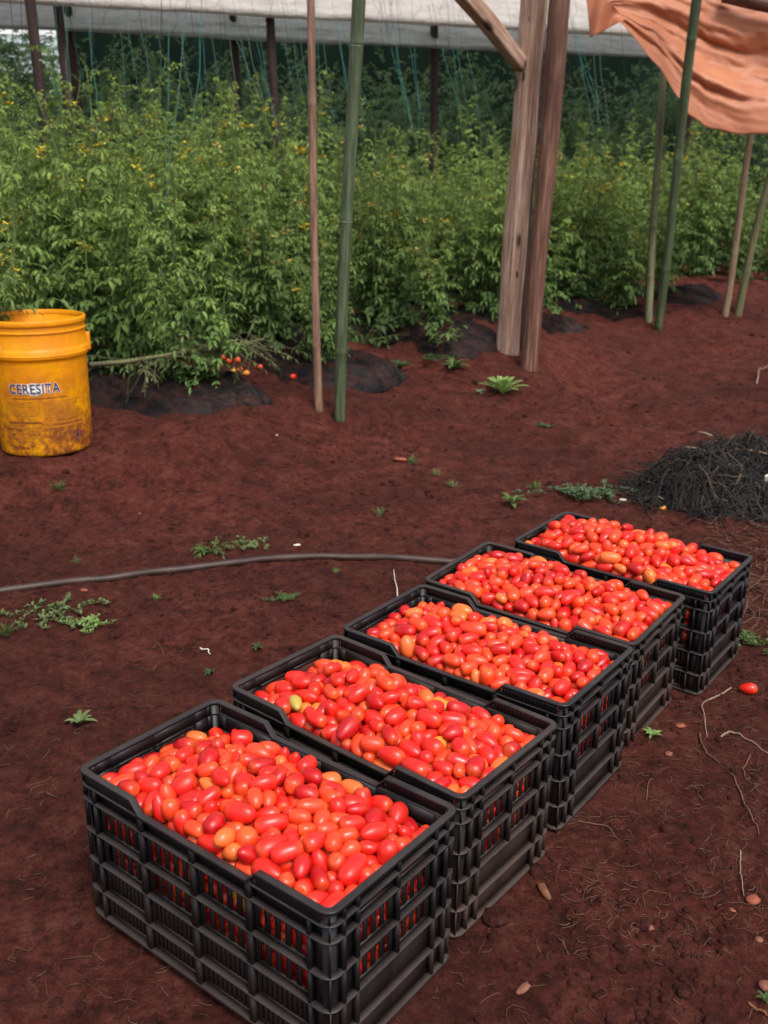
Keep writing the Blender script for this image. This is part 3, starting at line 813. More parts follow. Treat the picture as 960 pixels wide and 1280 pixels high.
# upper edge of the film is smooth, so give rim a split normal angle
CM = {'b': make_crate_meshes(M_crate_black), 'd': make_crate_meshes(M_crate_dusty)}
crate_words = ['nearest black plastic crate full of plum tomatoes at the front of the row',
               'second crate from the front, dusty with a mud smear on its end, full of tomatoes',
               'middle crate of the row, clean black, full of plum tomatoes',
               'fourth crate from the front, dusty grey brown, full of tomatoes',
               'farthest black crate, set apart behind the row beside the weed heap']
crates = []
for i, (x, y, a, z, bx_, by_) in enumerate(CR):
    o = empty('crate', (x, y, z), label=crate_words[i], cat='crate', group='crates of tomatoes standing in a row')
    Rm = Matrix.Rotation(a, 4, 'Z') @ Matrix.Rotation(by_, 4, 'Y') @ Matrix.Rotation(bx_, 4, 'X')
    o.rotation_euler = Rm.to_euler()
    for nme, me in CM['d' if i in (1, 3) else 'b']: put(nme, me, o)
    crates.append(Matrix.Translation((x, y, z)) @ Rm)

# ------------------------------------------------------------------ tomatoes
def pack(seed, top):
    """settle plum tomatoes (two linked spheres each) in the crate under a heap surface."""
    g = np.random.default_rng(seed)
    hx, hy = .2560, .1345
    n = 1080; ZF = .125
    r = g.normal(.0137, .0014, n).clip(.0105, .0175); a = g.uniform(.0042, .0112, n)*(r/.0137)
    c = np.stack([g.uniform(-hx+.02, hx-.02, n), g.uniform(-hy+.02, hy-.02, n), g.uniform(0, 1, n)], 1)
    c[:, 2] = ZF+.02+c[:, 2]*(top(c[:, 0], c[:, 1])-ZF-.03)
    d = g.normal(0, 1, (n, 3)); d[:, 2] *= .5; d /= np.linalg.norm(d, axis=1)[:, None]
    P = np.stack([c-d*a[:, None], c+d*a[:, None]], 1).reshape(-1, 3)
    R = np.repeat(r, 2); own = np.repeat(np.arange(n), 2)
    bmp = np.repeat(g.normal(-.003, .009, n).clip(-.022, .012), 2)
    IT = 170
    for it in range(IT):
        if it % 8 == 0:
            nn = (P*P).sum(1); d2 = nn[:, None]+nn[None, :]-2*(P@P.T)
            I, J = np.where((d2 < .038**2) & (own[:, None] < own[None, :]))
        P[:, 2] -= .0001
        v = P[I]-P[J]; ds = np.sqrt((v*v).sum(1))+1e-9; ov = (R[I]+R[J])-ds; k = ov > 0
        q = (v[k]/ds[k, None])*ov[k, None]*.5
        acc = np.zeros_like(P); cn = np.zeros(len(P))
        np.add.at(acc, I[k], q); np.add.at(acc, J[k], -q); np.add.at(cn, I[k], 1); np.add.at(cn, J[k], 1)
        P += acc/np.maximum(1, cn*.35)[:, None]
        tz = top(P[:, 0], P[:, 1])+bmp-R
        ex = P[:, 2]-tz; P[:, 2] -= np.where(ex > 0, ex*.35, 0)
        P[:, 2] = np.maximum(P[:, 2], ZF+R)
        P[:, 0] = np.clip(P[:, 0], -hx+R, hx-R); P[:, 1] = np.clip(P[:, 1], -hy+R, hy-R)
        A, B = P[0::2], P[1::2]; m = (A+B)/2; e = B-A; e /= np.linalg.norm(e, axis=1)[:, None]+1e-9
        P[0::2] = m-e*a[:, None]; P[1::2] = m+e*a[:, None]
    cc = (P[0::2]+P[1::2])/2
    lo = (cc[:, 2] > ZF+.012) & (cc[:, 2] < ZF+.085)      # the layers underneath
    c2 = cc[lo]*np.array([-.945, -.90, 1])-np.array([0, 0, .076])
    return np.vstack([cc, c2]), np.vstack([e, e[lo]*np.array([-1, -1, 1])]), np.append(a, a[lo]), np.append(r, r[lo])
def edge(x, y): return -.022*sstep(.05, .13, y)-.022*sstep(.17, .25, -x)-.008*sstep(.2, .26, x)
tops = [lambda x, y: .266+.036*np.exp(-((x-.02)/.20)**2-((y+.01)/.10)**2)+edge(x, y),
        lambda x, y: .264+.040*np.exp(-((x+.02)/.18)**2-(y/.10)**2)+edge(x, y)*.9,
        lambda x, y: .266+.036*np.exp(-((x+.04)/.22)**2-(y/.10)**2)+edge(x, y)*.8,
        lambda x, y: .268+.044*np.exp(-((x+.02)/.20)**2-(y/.11)**2)+edge(x, y)*.5+.004,
        lambda x, y: .268+.050*np.exp(-((x+.06)/.21)**2-(y/.11)**2)+edge(x, y)*.3+.006-.014*sstep(.1, .2, x)]
def tomato_geo(r, a, variant, seg=16, rings=11, seed=0):
    """unit tomato along z: pointed or square-shouldered plum."""
    H = a+r; v = []; ax = []
    for i in range(rings+1):
        t = -1+2*i/rings; t = math.sin(t*PI/2)
        p = (2.5, 2.1, 3.0)[variant]
        w_ = (max(0, 1-abs(t)**p))**.5
        w_ *= 1+(.09, .16, .02)[variant]*t
        zz = t*H
        if t < -.9 and variant != 2: zz -= .0012
        if t > .97: zz -= .0016
        if i in (0, rings): v.append((0, 0, zz)); ax.append((t+1)/2); continue
        for j in range(seg):
            th = 2*PI*j/seg; rr = r*w_*(1+.025*math.cos(3*th+variant+seed)+.015*math.cos(2*th+seed*2))
            v.append((rr*math.cos(th), rr*math.sin(th), zz)); ax.append((t+1)/2)
    f = []
    def ix(i, j): return 1+(i-1)*seg+j % seg
    for j in range(seg): f.append((0, ix(1, j+1), ix(1, j)))
    for i in range(1, rings-1):
        for j in range(seg): f.append((ix(i, j), ix(i, j+1), ix(i+1, j+1), ix(i+1, j)))
    last = 1+(rings-1)*seg
    for j in range(seg): f.append((last, ix(rings-1, j), ix(rings-1, j+1)))
    return np.array(v), f, np.array(ax)
TINTS = {'deep red': (.46, .004, .005), 'bright red': (.64, .014, .008), 'orange red': (.74, .050, .012), 'orange': (.76, .14, .025), 'yellow orange': (.66, .25, .03), 'yellow green': (.46, .32, .06)}
names = list(TINTS)
probs = [[.22, .46, .27, .04, .008, .002], [.16, .43, .31, .075, .02, .005], [.15, .45, .33, .06, .008, .002], [.15, .45, .34, .055, .005, 0], [.15, .43, .35, .065, .005, 0]]
allT = []
for ci in range(5):
    cc, e, a, r = pack(40+ci, tops[ci])
    Rm = np.array(crates[ci].to_3x3()); T = np.array(crates[ci].translation)
    gg = np.random.default_rng(90+ci); kl = gg.choice(6, len(r), p=np.array(probs[ci])/sum(probs[ci]))
    flip = np.where(gg.random(len(r)) < .5, -1, 1)
    for i in range(len(r)):
        allT.append(dict(ci=ci, loc=cc[i], w=Rm@cc[i]+T, d=Rm@(e[i]*flip[i]), a=a[i], r=r[i], k=int(kl[i]), v=int(gg.integers(3)), rot=gg.uniform(0, 6.28)))
# which tomatoes show largest: a small depth buffer of discs
order = sorted(range(len(allT)), key=lambda i: -proj(allT[i]['w'])[2])
buf = np.full((640, 480), -1, int)
for i in order:
    t = allT[i]
    if t['loc'][2] < .20: continue
    u, v, z = proj(t['w']); rad = FPX*(t['r']+t['a']*.4)/z/2; u /= 2; v /= 2
    y0, y1, x0, x1 = int(max(0, v-rad)), int(min(639, v+rad))+1, int(max(0, u-rad)), int(min(479, u+rad))+1
    if y1 <= y0 or x1 <= x0: continue
    yy, xx = np.mgrid[y0:y1, x0:x1]; mk = (xx-u)**2+(yy-v)**2 < rad*rad
    buf[y0:y1, x0:x1][mk] = i
cntv = np.bincount(buf[buf >= 0], minlength=len(allT))
best = set(np.argsort(-cntv)[:286].tolist())
cr_name = ['nearest crate', 'second crate', 'middle crate', 'fourth crate', 'farthest crate']
def zone(t):
    x, y = t['loc'][0], t['loc'][1]
    a = 'left end' if x < -.16 else ('left half' if x < -.04 else ('middle' if x < .07 else ('right half' if x < .17 else 'right end')))
    b = 'front edge' if y < -.06 else ('back edge' if y > .06 else 'centre line')
    return a, b
protos = {}
heap = [MB() for _ in range(5)]; tlist = []
def quat(d, rot): return Vector(d).to_track_quat('Z', 'Y') @ Matrix.Rotation(rot, 3, 'Z').to_quaternion()
for i, t in enumerate(allT):
    if i in best:
        key = (t['v'], int(i % 5))
        if key not in protos:
            V, F, AX = tomato_geo(.0137, .0077, t['v'], 20, 14, key[1])
            protos[key] = MB().add(V, F, None, AX).mesh('plum_tomato', M_tom_obj, True, True)
        o = put('plum_tomato', protos[key]); o.location = t['w']
        o.rotation_mode = 'QUATERNION'; o.rotation_quaternion = quat(t['d'], t['rot'])
        s_ = t['r']/.0137; o.scale = (s_, s_, (t['a']+t['r'])/(.0137+.0077))
        col = np.array(TINTS[names[t['k']]])*np.random.default_rng(i).uniform(.9, 1.1, 3); o.color = (*col.clip(0, .95), 1)
        a, b = zone(t); slim = 'slender' if t['a'] > .009 else ('rounded' if t['a'] < .006 else 'plump')
        tlist.append(o)
        tag(o, '%s %s %s tomato, %s of the %s, %s' % ('large' if t['r'] > .0137 else 'small', slim, names[t['k']], b, cr_name[t['ci']], a), 'tomato', 'loose plum tomatoes on top of the %s' % cr_name[t['ci']])
    else:
        V, F, AX = tomato_geo(t['r'], t['a'], t['v'], *((14, 9) if t['loc'][2] > .22 else (9, 6)), i % 7)
        Q = np.array(quat(t['d'], t['rot']).to_matrix()); V = V@Q.T+t['w']
        heap[0].add(V, F, np.array(TINTS[names[t['k']]])*np.random.default_rng(i).uniform(.9, 1.1, 3), AX)
same = {}
for q in tlist: same.setdefault(q['label'], []).append(q)
for lb, qs in same.items():
    if len(qs) > 1:
        qs.sort(key=lambda q: proj(q.location)[0])
        wd = {2: ['leftmost', 'rightmost'], 3: ['leftmost', 'middle', 'rightmost']}.get(len(qs), ['leftmost', 'second leftmost', 'third leftmost', 'fourth leftmost', 'fifth leftmost', 'sixth leftmost', 'seventh leftmost', 'eighth leftmost'][:len(qs)-1]+['rightmost'])
        for q, w_ in zip(qs, wd): q['label'] = w_+' '+lb
o = heap[0].build('heaped_tomatoes', M_tom_att, None, True, True)
tag(o, 'heaped red plum tomatoes filling the crates beneath and behind the nearest ones', kind='stuff')

# ------------------------------------------------------------------ bucket
def build_bucket():
    base = ground(60, 556, False); Yb = base.y
    sc = Yb/FPX*1.02
    R0, R1, Hb = 55*sc, 58.5*sc, 163*sc
    m, t, b = mat('orange_bucket_plastic', .38, .45); co = tex(t).outputs['Object']
    sx = N(t, 'ShaderNodeSeparateXYZ'); t.links.new(co, sx.inputs[0])
    n1 = noise(t, co, 7, 7, .65); n2 = noise(t, co, 38, 5, .7)
    col = mix(t, ramp(t, n1, [(.35, 0), (.65, 1)]), (1.0, .47, .002), (.98, .34, .002))
    zf = N(t, 'ShaderNodeMath', operation='DIVIDE'); t.links.new(sx.outputs[2], zf.inputs[0]); zf.inputs[1].default_value = Hb
    low = ramp(t, zf.outputs[0], [(.0, 1), (.20, .95), (.40, .5), (.75, .14)])
    f = mix(t, 1, low, ramp(t, mix(t, .55, n1, n2), [(.40, .0), (.56, 1)]), 'MULTIPLY')
    t.links.new(mix(t, f, col, (.27, .07, .022)), b.inputs['Base Color'])
    t.links.new(ramp(t, n1, [(.3, .3), (.7, .55)]), b.inputs['Roughness'])
    translucent(m, t, b, .38, mix(t, f, (.95, .55, .01), (.2, .06, .02)))
    root = empty('bucket', (base.x, base.y, base.z-.004), label='orange plastic paint bucket with dark lettering and dirt stains at left', cat='bucket')
    root.rotation_euler = (0, 0, math.atan2(-base.x, base.y)*1.0)
    def lathe(prof, name, mm, n=72):
        k = len(prof); v = [(r*math.cos(2*PI*i/n), r*math.sin(2*PI*i/n), z) for i in range(n) for r, z in prof]
        f_ = [(i*k+j, ((i+1) % n)*k+j, ((i+1) % n)*k+j+1, i*k+j+1) for i in range(n) for j in range(k-1)]
        return MB().add(v, f_).build(name, mm, root, True)
    def R(z): return R0+(R1-R0)*z/Hb
    th = .0035
    hz = [0, .03, .10, .2, .3, .4, .5, .6, .7, .715]
    outer = [(.001, 0), (R0-.012, 0), (R0-.003, .003), (R0, .010)]+[(R(q*Hb), q*Hb) for q in hz[1:]]
    outer += [(R(.72*Hb)+.003, .722*Hb), (R1+.0065, .728*Hb), (R1+.007, .735*Hb), (R1+.0065, .785*Hb), (R1+.003, .79*Hb), (R1, .80*Hb), (R1, .93*Hb)]
    inner = [(R(q*Hb)-th, q*Hb) for q in (1, .8, .6, .4, .2, .03)]+[(.001, .012)]
    lathe(outer+[(R1, .995*Hb)]+[(R1-th, Hb*.997)]+inner, 'body', m)
    # rolled rim and the thin ring under it
    lathe([(R1-.002, Hb*.955), (R1+.0045, Hb*.958), (R1+.0055, Hb*.97), (R1+.006, Hb*.992), (R1+.004, Hb*1.0), (R1-.002, Hb*1.003), (R1-.0048, Hb*.998), (R1-.005, Hb*.97)], 'rim', m)
    lathe([(R1, .905*Hb), (R1+.004, .909*Hb), (R1+.004, .921*Hb), (R1, .925*Hb)], 'ridge', m)
    # handle ear on the right
    lathe([(R1+.0066, .742*Hb), (R1+.0085, .745*Hb), (R1+.0085, .753*Hb), (R1+.0066, .756*Hb)], 'ridge', m)
    v = []; e = MB()
    for da in (0, PI):
        c = np.array([math.cos(da)*(R1+.004), math.sin(da)*(R1+.004)])
        e.box(c[0]-.012, c[0]+.012, c[1]-.017, c[1]+.017, .73*Hb, .865*Hb)
    o = e.build('handle_ear', m, root); md = o.modifiers.new('bev', 'BEVEL'); md.width = .006; md.segments = 3
    # bail handle with grip fallen forward to the left
    A = -PI*.64
    pts = []
    for i in range(25):
        q = i/24*PI; r_ = R1+.018
        x = math.cos(q)*r_; y = -math.sin(q)*r_*.96
        pts.append((x, y, .79*Hb-math.sin(q)*.075*Hb*1.0))
    Mw = m_flat('wire_bail', (.25, .22, .2), .4)
    return root, R, Hb, R1, lathe
bucket, BR, BH, BR1, blathe = build_bucket()
M_ink = m_flat('dark_print', (.028, .02, .07), .5, .3, .1)
M_inkw = m_flat('white_print', (.75, .72, .70), .5, .3, .1)
M_brownprint = m_flat('faded_brown_print', (.20, .055, .01), .6, .3, .4, 60)
M_haze = m_flat('faded_print_block', (.42, .15, .01), .6, .3, .35, 90)
def wrap(v, ang0, z0, off):
    """bend flat (x, y) print onto the bucket wall: x runs round, y runs up."""
    out = []
    for x, y in v:
        z = z0+y; r = BR(z)+off; a = ang0+x/r; out.append((r*math.cos(a), r*math.sin(a), z))
    return out
def print_shape(poly, ang, z, off, m, name='print'):
    return MB().add(wrap(poly, ang, z, off), [tuple(range(len(poly)))]).build(name, m, bucket)
def grid_rect(x0, x1, y0, y1, ang, z, off, m, name='print'):
    k = 16; v = [(x0+(x1-x0)*i/k, y) for i in range(k+1) for y in (y0, y1)]
    return MB().add(wrap(v, ang, z, off), [(2*i, 2*i+2, 2*i+3, 2*i+1) for i in range(k)]).build(name, m, bucket)
def text_mesh(txt, size, offset):
    cu = bpy.data.curves.new('txt', 'FONT'); cu.body = txt; cu.size = size; cu.align_x = 'CENTER'; cu.align_y = 'CENTER'; cu.offset = offset
    cu.resolution_u = 3; cu.space_character = 1.12
    ob = bpy.data.objects.new('txt', cu); C.objects.link(ob)
    bpy.context.view_layer.update()
    me = bpy.data.meshes.new_from_object(ob.evaluated_get(bpy.context.evaluated_depsgraph_get()))
    bpy.data.objects.remove(ob); return me
PXB = BR1/58.5       # metres per photo pixel on the bucket
FRONT = -PI/2-.16
ZT = (556-474)*PXB*1.02
def text_on(txt, size, offset, off, m, name, z, ang=FRONT, sx=1.0):
    me = text_mesh(txt, size, offset)
    bm_v = [(v.co.x*sx, v.co.y) for v in me.vertices]
    w_ = wrap(bm_v, ang, z, off)
    for v, c in zip(me.vertices, w_): v.co = c
    me.materials.clear(); me.materials.append(m); return put(name, me, bucket)
sz = 16*PXB
# lozenge behind the middle letters
def ell(rx, ry, n=28): return [(rx*math.cos(2*PI*i/n)*1.0, ry*math.sin(2*PI*i/n)) for i in range(n)]
print_shape(ell(11*PXB, 7.6*PXB), FRONT, ZT, .0006, M_inkw, 'emblem_outline')
print_shape(ell(9*PXB, 6.4*PXB), FRONT, ZT, .0010, M_ink, 'emblem')
grid_rect(-13*PXB, 13*PXB, -4.2*PXB, 4.2*PXB, FRONT, ZT, .0013, M_inkw, 'emblem_band')
text_on('CERESITA', sz, .0026*PXB/.003, .0017, M_inkw, 'lettering_outline', ZT, sx=.80)
text_on('CERESITA', sz, .0011*PXB/.003, .0021, M_ink, 'lettering', ZT, sx=.80)
def zpx(v): return (556-v)*PXB*1.02
for (u0, u1, v0, v1, m) in ((-30, 38, 485.5, 484.3, M_brownprint), (-38, 4, 512.5, 514.8, M_brownprint), (-34, -14, 543, 546, M_brownprint),
                            *[(-36, 2-g.integers(0, 6), 489+2.6*k, 490.2+2.6*k, M_haze) for k in range(7)], *[(8, 54-g.integers(0, 8), 489+2.6*k, 490.2+2.6*k, M_haze) for k in range(9)], (6, 58, 514, 516, M_haze), (6, 58, 519, 521, M_haze),
                            (-38, 2, 519, 521, M_haze), (-38, 2, 525, 527, M_haze), (-38, -4, 531, 533, M_haze)):
    grid_rect(u0*PXB, u1*PXB, -abs(v1-v0)/2*PXB, abs(v1-v0)/2*PXB, FRONT+.02, zpx((v0+v1)/2), .0006, m)
def ring(rx, w_, n=28):
    v = [(r*math.cos(2*PI*i/n), r*math.sin(2*PI*i/n)) for i in range(n) for r in (rx, rx-w_)]
    return v, [(2*i, (2*i+2) % (2*n), (2*i+3) % (2*n), 2*i+1) for i in range(n)]
v, f = ring(6.2*PXB, .9*PXB); AN = FRONT+51*PXB/BR1
MB().add(wrap(v, AN, zpx(534), .0006), f).build('symbol_ring', M_ink, bucket)
print_shape([(0, 4*PXB), (-1.5*PXB, .5*PXB), (-2*PXB, -1.5*PXB), (0, -3.6*PXB), (2*PXB, -1.5*PXB), (1.5*PXB, .5*PXB)], AN, zpx(534), .0006, M_ink, 'symbol_drop')
# grip of a second pail handle poking in at the left edge
Mg = m_flat('pale_grip', (.66, .42, .33), .5, .4, .3, 60)
p = at_y(-4, 443, bucket.location.y-.17)
gb = MB(); gb.tube([(0, 0, -.035), (0, 0, -.02), (0, 0, 0), (0, 0, .02), (0, 0, .035)], [.008, .0125, .011, .0125, .009], 14)
for k in range(4): gb.tube([(0, 0, -.026+k*.016-.002), (0, 0, -.026+k*.016+.002)], .0138, 14)
o = gb.build('grip', Mg, None, True); o.location = p; o.rotation_euler = (.2, .3, 0); attach(o, bucket)
wb = MB(); q = np.array(p)
A0 = np.array([bucket.location.x-BR1-.01, bucket.location.y, bucket.location.z+BH*.79]); 
wb.tube([A0, A0+np.array([0, -.05, -.02]), q+np.array([-.005, .02, .04]), q+np.array([0, 0, .03])], .002, 6)
o = wb.build('bail_wire', M_wire, None, True); attach(o, bucket)

# ------------------------------------------------------------------ hose
hp = [(-160, 765), (-70, 750), (0, 739), (60, 730), (110, 726), (150, 722), (200, 712), (245, 707), (290, 703), (340, 701), (400, 699), (450, 698), (510, 700), (560, 701), (600, 702), (650, 706)]
pts = []
for u, v in hp:
    q = ground(u, v); pts.append((q.x, q.y, max(q.z, 0)+.006))
pts = np.array(pts); s_ = np.linspace(0, 1, 90); ti = np.linspace(0, 1, len(pts))
pp = np.stack([np.interp(s_, ti, pts[:, k]) for k in range(3)], 1)
for _ in range(3): pp[1:-1] = (pp[:-2]+2*pp[1:-1]+pp[2:])/4
pp[:, 2] = height(pp[:, 0], pp[:, 1])+.0075
for _ in range(8): pp[1:-1, 2] = (pp[:-2, 2]+2*pp[1:-1, 2]+pp[2:, 2])/4
o = MB().tube(pp, .0125, 14).build('irrigation_hose', M_hose, None, True)
tag(o, 'dusty dark hose lying across the red soil behind the crates', 'hose')

# ------------------------------------------------------------------ weeds
def weed_mesh(kind, seed, size, col):
    g = np.random.default_rng(seed); mb = MB(); st = MB()
    def blade(base, d, ln, wd, c, arch, k=5, ruffle=0.0):
        d = np.array(d, float); d /= np.linalg.norm(d); side = np.cross(d, [0, 0, 1]); side /= np.linalg.norm(side)+1e-9
        v = []
        for i in range(k+1):
            t = i/k; ww = wd*(math.sin(PI*min(1, t*.92+.06)))**.8*(1+ruffle*math.sin(t*20+seed))
            p = np.array(base)+d*ln*t+np.array([0, 0, arch*ln*(t-1.25*t*t)])
            v += [p+side*ww+np.array([0, 0, ww*.4]), p, p-side*ww+np.array([0, 0, ww*.4])]
        f = []
        for i in range(k): f += [(3*i, 3*i+1, 3*i+4, 3*i+3), (3*i+1, 3*i+2, 3*i+5, 3*i+4)]
        mb.add(v, f, np.array(c)*g.uniform(.75, 1.25))
    if kind == 'rosette':
        for i in range(34):
            a = i*2.4+g.normal(0, .2); e = .35+1.0*(i/34)
            blade((0, 0, .002), (math.cos(a)*math.cos(e), math.sin(a)*math.cos(e), math.sin(e)), size*(1-.4*i/34), size*.075, col, .35, 7, .35)
    elif kind == 'broad':
        for i in range(9):
            a = i*2.4; e = g.uniform(.15, .8)
            blade((0, 0, .004), (math.cos(a)*math.cos(e), math.sin(a)*math.cos(e), math.sin(e)), size*g.uniform(.6, 1), size*.13, col, .5, 6)
    elif kind == 'tuft':
        for i in range(46):
            a = g.uniform(0, 6.28); e = g.uniform(.3, 1.4)
            blade(g.normal(0, size*.12, 3)*[1, 1, 0], (math.cos(a)*math.cos(e), math.sin(a)*math.cos(e), math.sin(e)), size*g.uniform(.5, 1), size*.022, col, .5, 4)
    elif kind == 'feather':
        for i in range(11):
            a = g.uniform(0, 6.28); e = g.uniform(.3, 1.2)
            compound(mb, st, (0, 0, .003), (math.cos(a)*math.cos(e), math.sin(a)*math.cos(e), math.sin(e)), size*g.uniform(.6, 1), g, col)
    elif kind == 'creeper':
        for i in range(12):
            a = g.uniform(0, 6.28); p = np.array([g.normal(0, size*.3), g.normal(0, size*.15), .006]); d = np.array([math.cos(a)*1.5, math.sin(a)*.8, 0]); pts = [p]
            for k in range(9):
                d = d+g.normal(0, .7, 3)*[1, 1, 0]; d /= np.linalg.norm(d); p = p+d*size/9+[0, 0, g.uniform(-.001, .0015)]; pts.append(p)
                for _ in range(4):
                    aa = g.uniform(0, 6.28); blade(p+[0, 0, .003], (math.cos(aa), math.sin(aa), g.uniform(.1, 1.2)), size*g.uniform(.06, .14), size*.028, col, .3, 3)
            st.tube(np.array(pts), .0012, 3, False)
    return mb, st
WC = {'fresh': (.22, .34, .10), 'mid': (.085, .135, .035), 'dark': (.05, .085, .028), 'pale': (.14, .18, .07), 'blue': (.10, .15, .08)}
weeds = [(628, 494, 'rosette', .17, 'fresh', 'bright pale green leafy rosette weed near the foot of the timber posts'),
 (600, 492, 'broad', .05, 'blue', 'small grey green seedling left of the bright rosette'),
 (568, 462, 'broad', .13, 'mid', 'broad leaved green weed rosette left of the pale timber post'),
 (500, 464, 'broad', .12, 'dark', 'flat dark green weed right of the green bamboo foot'),
 (545, 452, 'creeper', .12, 'dark', 'low dark weed against the black film right of the bamboo'),
 (266, 688, 'feather', .085, 'mid', 'spiky green weed clump just above the hose'),
 (312, 681, 'creeper', .085, 'pale', 'trailing pale weed runner above the hose, right of the spiky clump'),
 (62, 768, 'creeper', .13, 'pale', 'pale creeping weed patch below the hose at far left'),
 (112, 778, 'creeper', .075, 'fresh', 'brighter leafy weed at the right end of the far left patch'),
 (8, 794, 'tuft', .06, 'mid', 'grass tuft cut by the left edge below the hose'),
 (75, 614, 'tuft', .06, 'mid', 'small grass tuft on bare soil below the bucket'),
 (640, 634, 'broad', .085, 'mid', 'thin leaved weed behind the fourth crate'),
 (668, 608, 'tuft', .06, 'mid', 'grassy sprigs at the left of the dense creeping patch'),
 (715, 618, 'creeper', .15, 'blue', 'dense creeping round leaved weed patch beside the weed heap'),
 (748, 622, 'creeper', .13, 'blue', 'right part of the creeping weed patch, next to the weed heap'),
 (355, 751, 'creeper', .05, 'mid', 'small flat weed below the hose in mid picture'),
 (320, 808, 'broad', .026, 'dark', 'tiny dark seedling left of the second crate'),
 (262, 840, 'broad', .026, 'dark', 'tiny dark seedling left behind the nearest crate'),
 (100, 905, 'broad', .045, 'pale', 'pale little sprig on bare soil left of the nearest crate'),
 (420, 714, 'tuft', .022, 'fresh', 'tiny grass sprig just below the hose'),
 (196, 748, 'tuft', .025, 'fresh', 'tiny bright sprig below the hose at left'),
 (96, 702, 'tuft', .03, 'pale', 'tiny yellowish sprig above the hose at left'),
 (515, 584, 'tuft', .055, 'pale', 'yellow green sprig behind the brick fragment'),
 (545, 600, 'tuft', .04, 'pale', 'thin dry sprig right of the brick fragment'),
 (680, 532, 'creeper', .06, 'blue', 'small grey green weed on the slope right of the rosette'),
 (475, 645, 'tuft', .045, 'pale', 'pale sprig on soil between brick fragment and third crate'),
 (565, 612, 'tuft', .045, 'pale', 'dry sprig behind the third crate'),
 (945, 805, 'creeper', .11, 'mid', 'green weed at the right edge behind the farthest crate'),
 (718, 385, 'feather', .28, 'mid', 'feathery weed clump right of the timber posts at the plot edge'),
 (760, 372, 'tuft', .28, 'mid', 'grass clump left of the right hand bamboo pair'),
 (745, 378, 'broad', .16, 'mid', 'low weed between feathery clump and grass clump'),
 (872, 345, 'tuft', .3, 'mid', 'grass clump between the right hand poles'),
 (160, 446, 'feather', .34, 'fresh', 'bright leafy weed just right of the bucket rim'),
 (200, 452, 'feather', .30, 'mid', 'leafy weed leaning over the vine right of the bucket'),
 (190, 440, 'tuft', .25, 'mid', 'grass stalks right of the bucket'),
 (140, 502, 'tuft', .09, 'mid', 'low grass at the bucket side by the black film'),
 (505, 425, 'feather', .34, 'mid', 'bushy green weed over the black film right of the bamboo'),
 (555, 440, 'feather', .25, 'mid', 'weed sprawling toward the broad leaved rosette'),
 (455, 430, 'feather', .36, 'dark', 'dark bushy weed behind the green bamboo'),
 (815, 921, 'broad', .03, 'fresh', 'fallen yellow green leaf at the foot of the fourth crate'),
 (955, 1254, 'broad', .02, 'dark', 'tiny seedling at the bottom right corner')]
for i, (u, v, kind, size, cl, lab) in enumerate(weeds):
    mb, st = weed_mesh(kind, 500+i, size, WC[cl]); p = ground(u, v)
    o = mb.build('weed', M_weed, None, False, True); o.location = (p.x, p.y, p.z+.001); tag(o, lab, 'weed')
    if st.n: st.build('stem', M_stem, o)

# ------------------------------------------------------------------ debris
def lump_mesh(sx, sy, sz, seed, n=10, k=6, sharp=.3):
    g = np.random.default_rng(seed); v = []; 
    for i in range(k+1):
        ph = PI*i/k
        for j in range(n):
            th = 2*PI*j/n; x, y, z = math.sin(ph)*math.cos(th), math.sin(ph)*math.sin(th), math.cos(ph)
            m_ = max(abs(x), abs(y), abs(z)); s_ = (1-sharp)+sharp/m_
            q = 1+g.normal(0, .06); v.append((x*s_*q*sx, y*s_*q*sy, z*s_*q*sz))
    f = [(i*n+j, (i+1)*n+j, (i+1)*n+(j+1) % n, i*n+(j+1) % n) for i in range(k) for j in range(n)]
    return v, f
chips = [(500, 583, .036, .016, .012, 0, M_brick, 'brick_fragment', 'orange brick fragment lying on soil in mid picture', 'brick'),
 (655, 1230, .020, .008, .006, .8, M_pink, 'chip', 'salmon wooden chip on soil right of the nearest crate', 'chip'),
 (940, 1131, .016, .012, .009, .5, M_brick, 'stone', 'terracotta stone near the right edge below the pale stick', 'stone'),
 (813, 1160, .007, .006, .008, 0, M_pink, 'stone', 'small pinkish stone at lower right', 'stone'),
 (957, 1237, .014, .011, .009, 0, M_pink, 'stone', 'pinkish stone at the lower right edge', 'stone'),
 (836, 942, .012, .009, .006, .9, M_pink, 'stone', 'pink chip right of the fourth crate', 'stone'),
 (850, 906, .016, .009, .006, .4, M_brick, 'stone', 'brown red chip near the foot of the farthest crate', 'stone'),
 (680, 1113, .009, .026, .008, .25, M_bark, 'bark_chip', 'dark bark chip right of the second crate', 'chip'),
 (619, 1146, .026, .024, .013, .2, M_clod, 'clod', 'ridged red clod touching the second crate', 'clod'),
 (948, 1178, .008, .007, .006, 0, M_pink, 'stone', 'greyish pebble near the right edge', 'stone'),
 (915, 1143, .006, .006, .004, 0, M_brick, 'stone', 'tiny pebble left of the terracotta stone', 'stone'),
 (778, 628, .018, .009, .006, .1, M_white, 'chip', 'cream coloured chip right of the creeping weed patch', 'chip'),
 (788, 677, .010, .008, .008, .1, M_white, 'stone', 'pale pebble behind the farthest crate', 'stone'),
 (510, 560, .03, .022, .018, .1, M_clod, 'clod', 'red soil clod behind the brick fragment', 'clod'),
 (371, 684, .015, .008, .005, .3, M_white, 'chip', 'pale dry leaf scrap above the hose', 'leaf'),
 (105, 738, .014, .008, .006, 0, M_brick, 'stone', 'reddish chip under the hose at left', 'stone'),
 (346, 546, .006, .005, .004, 0, M_white, 'stone', 'tiny pale pebble left of the bamboo foot', 'stone'),
 (175, 645, .007, .005, .004, 0, M_pink, 'stone', 'tiny pink pebble on the left soil', 'stone')]
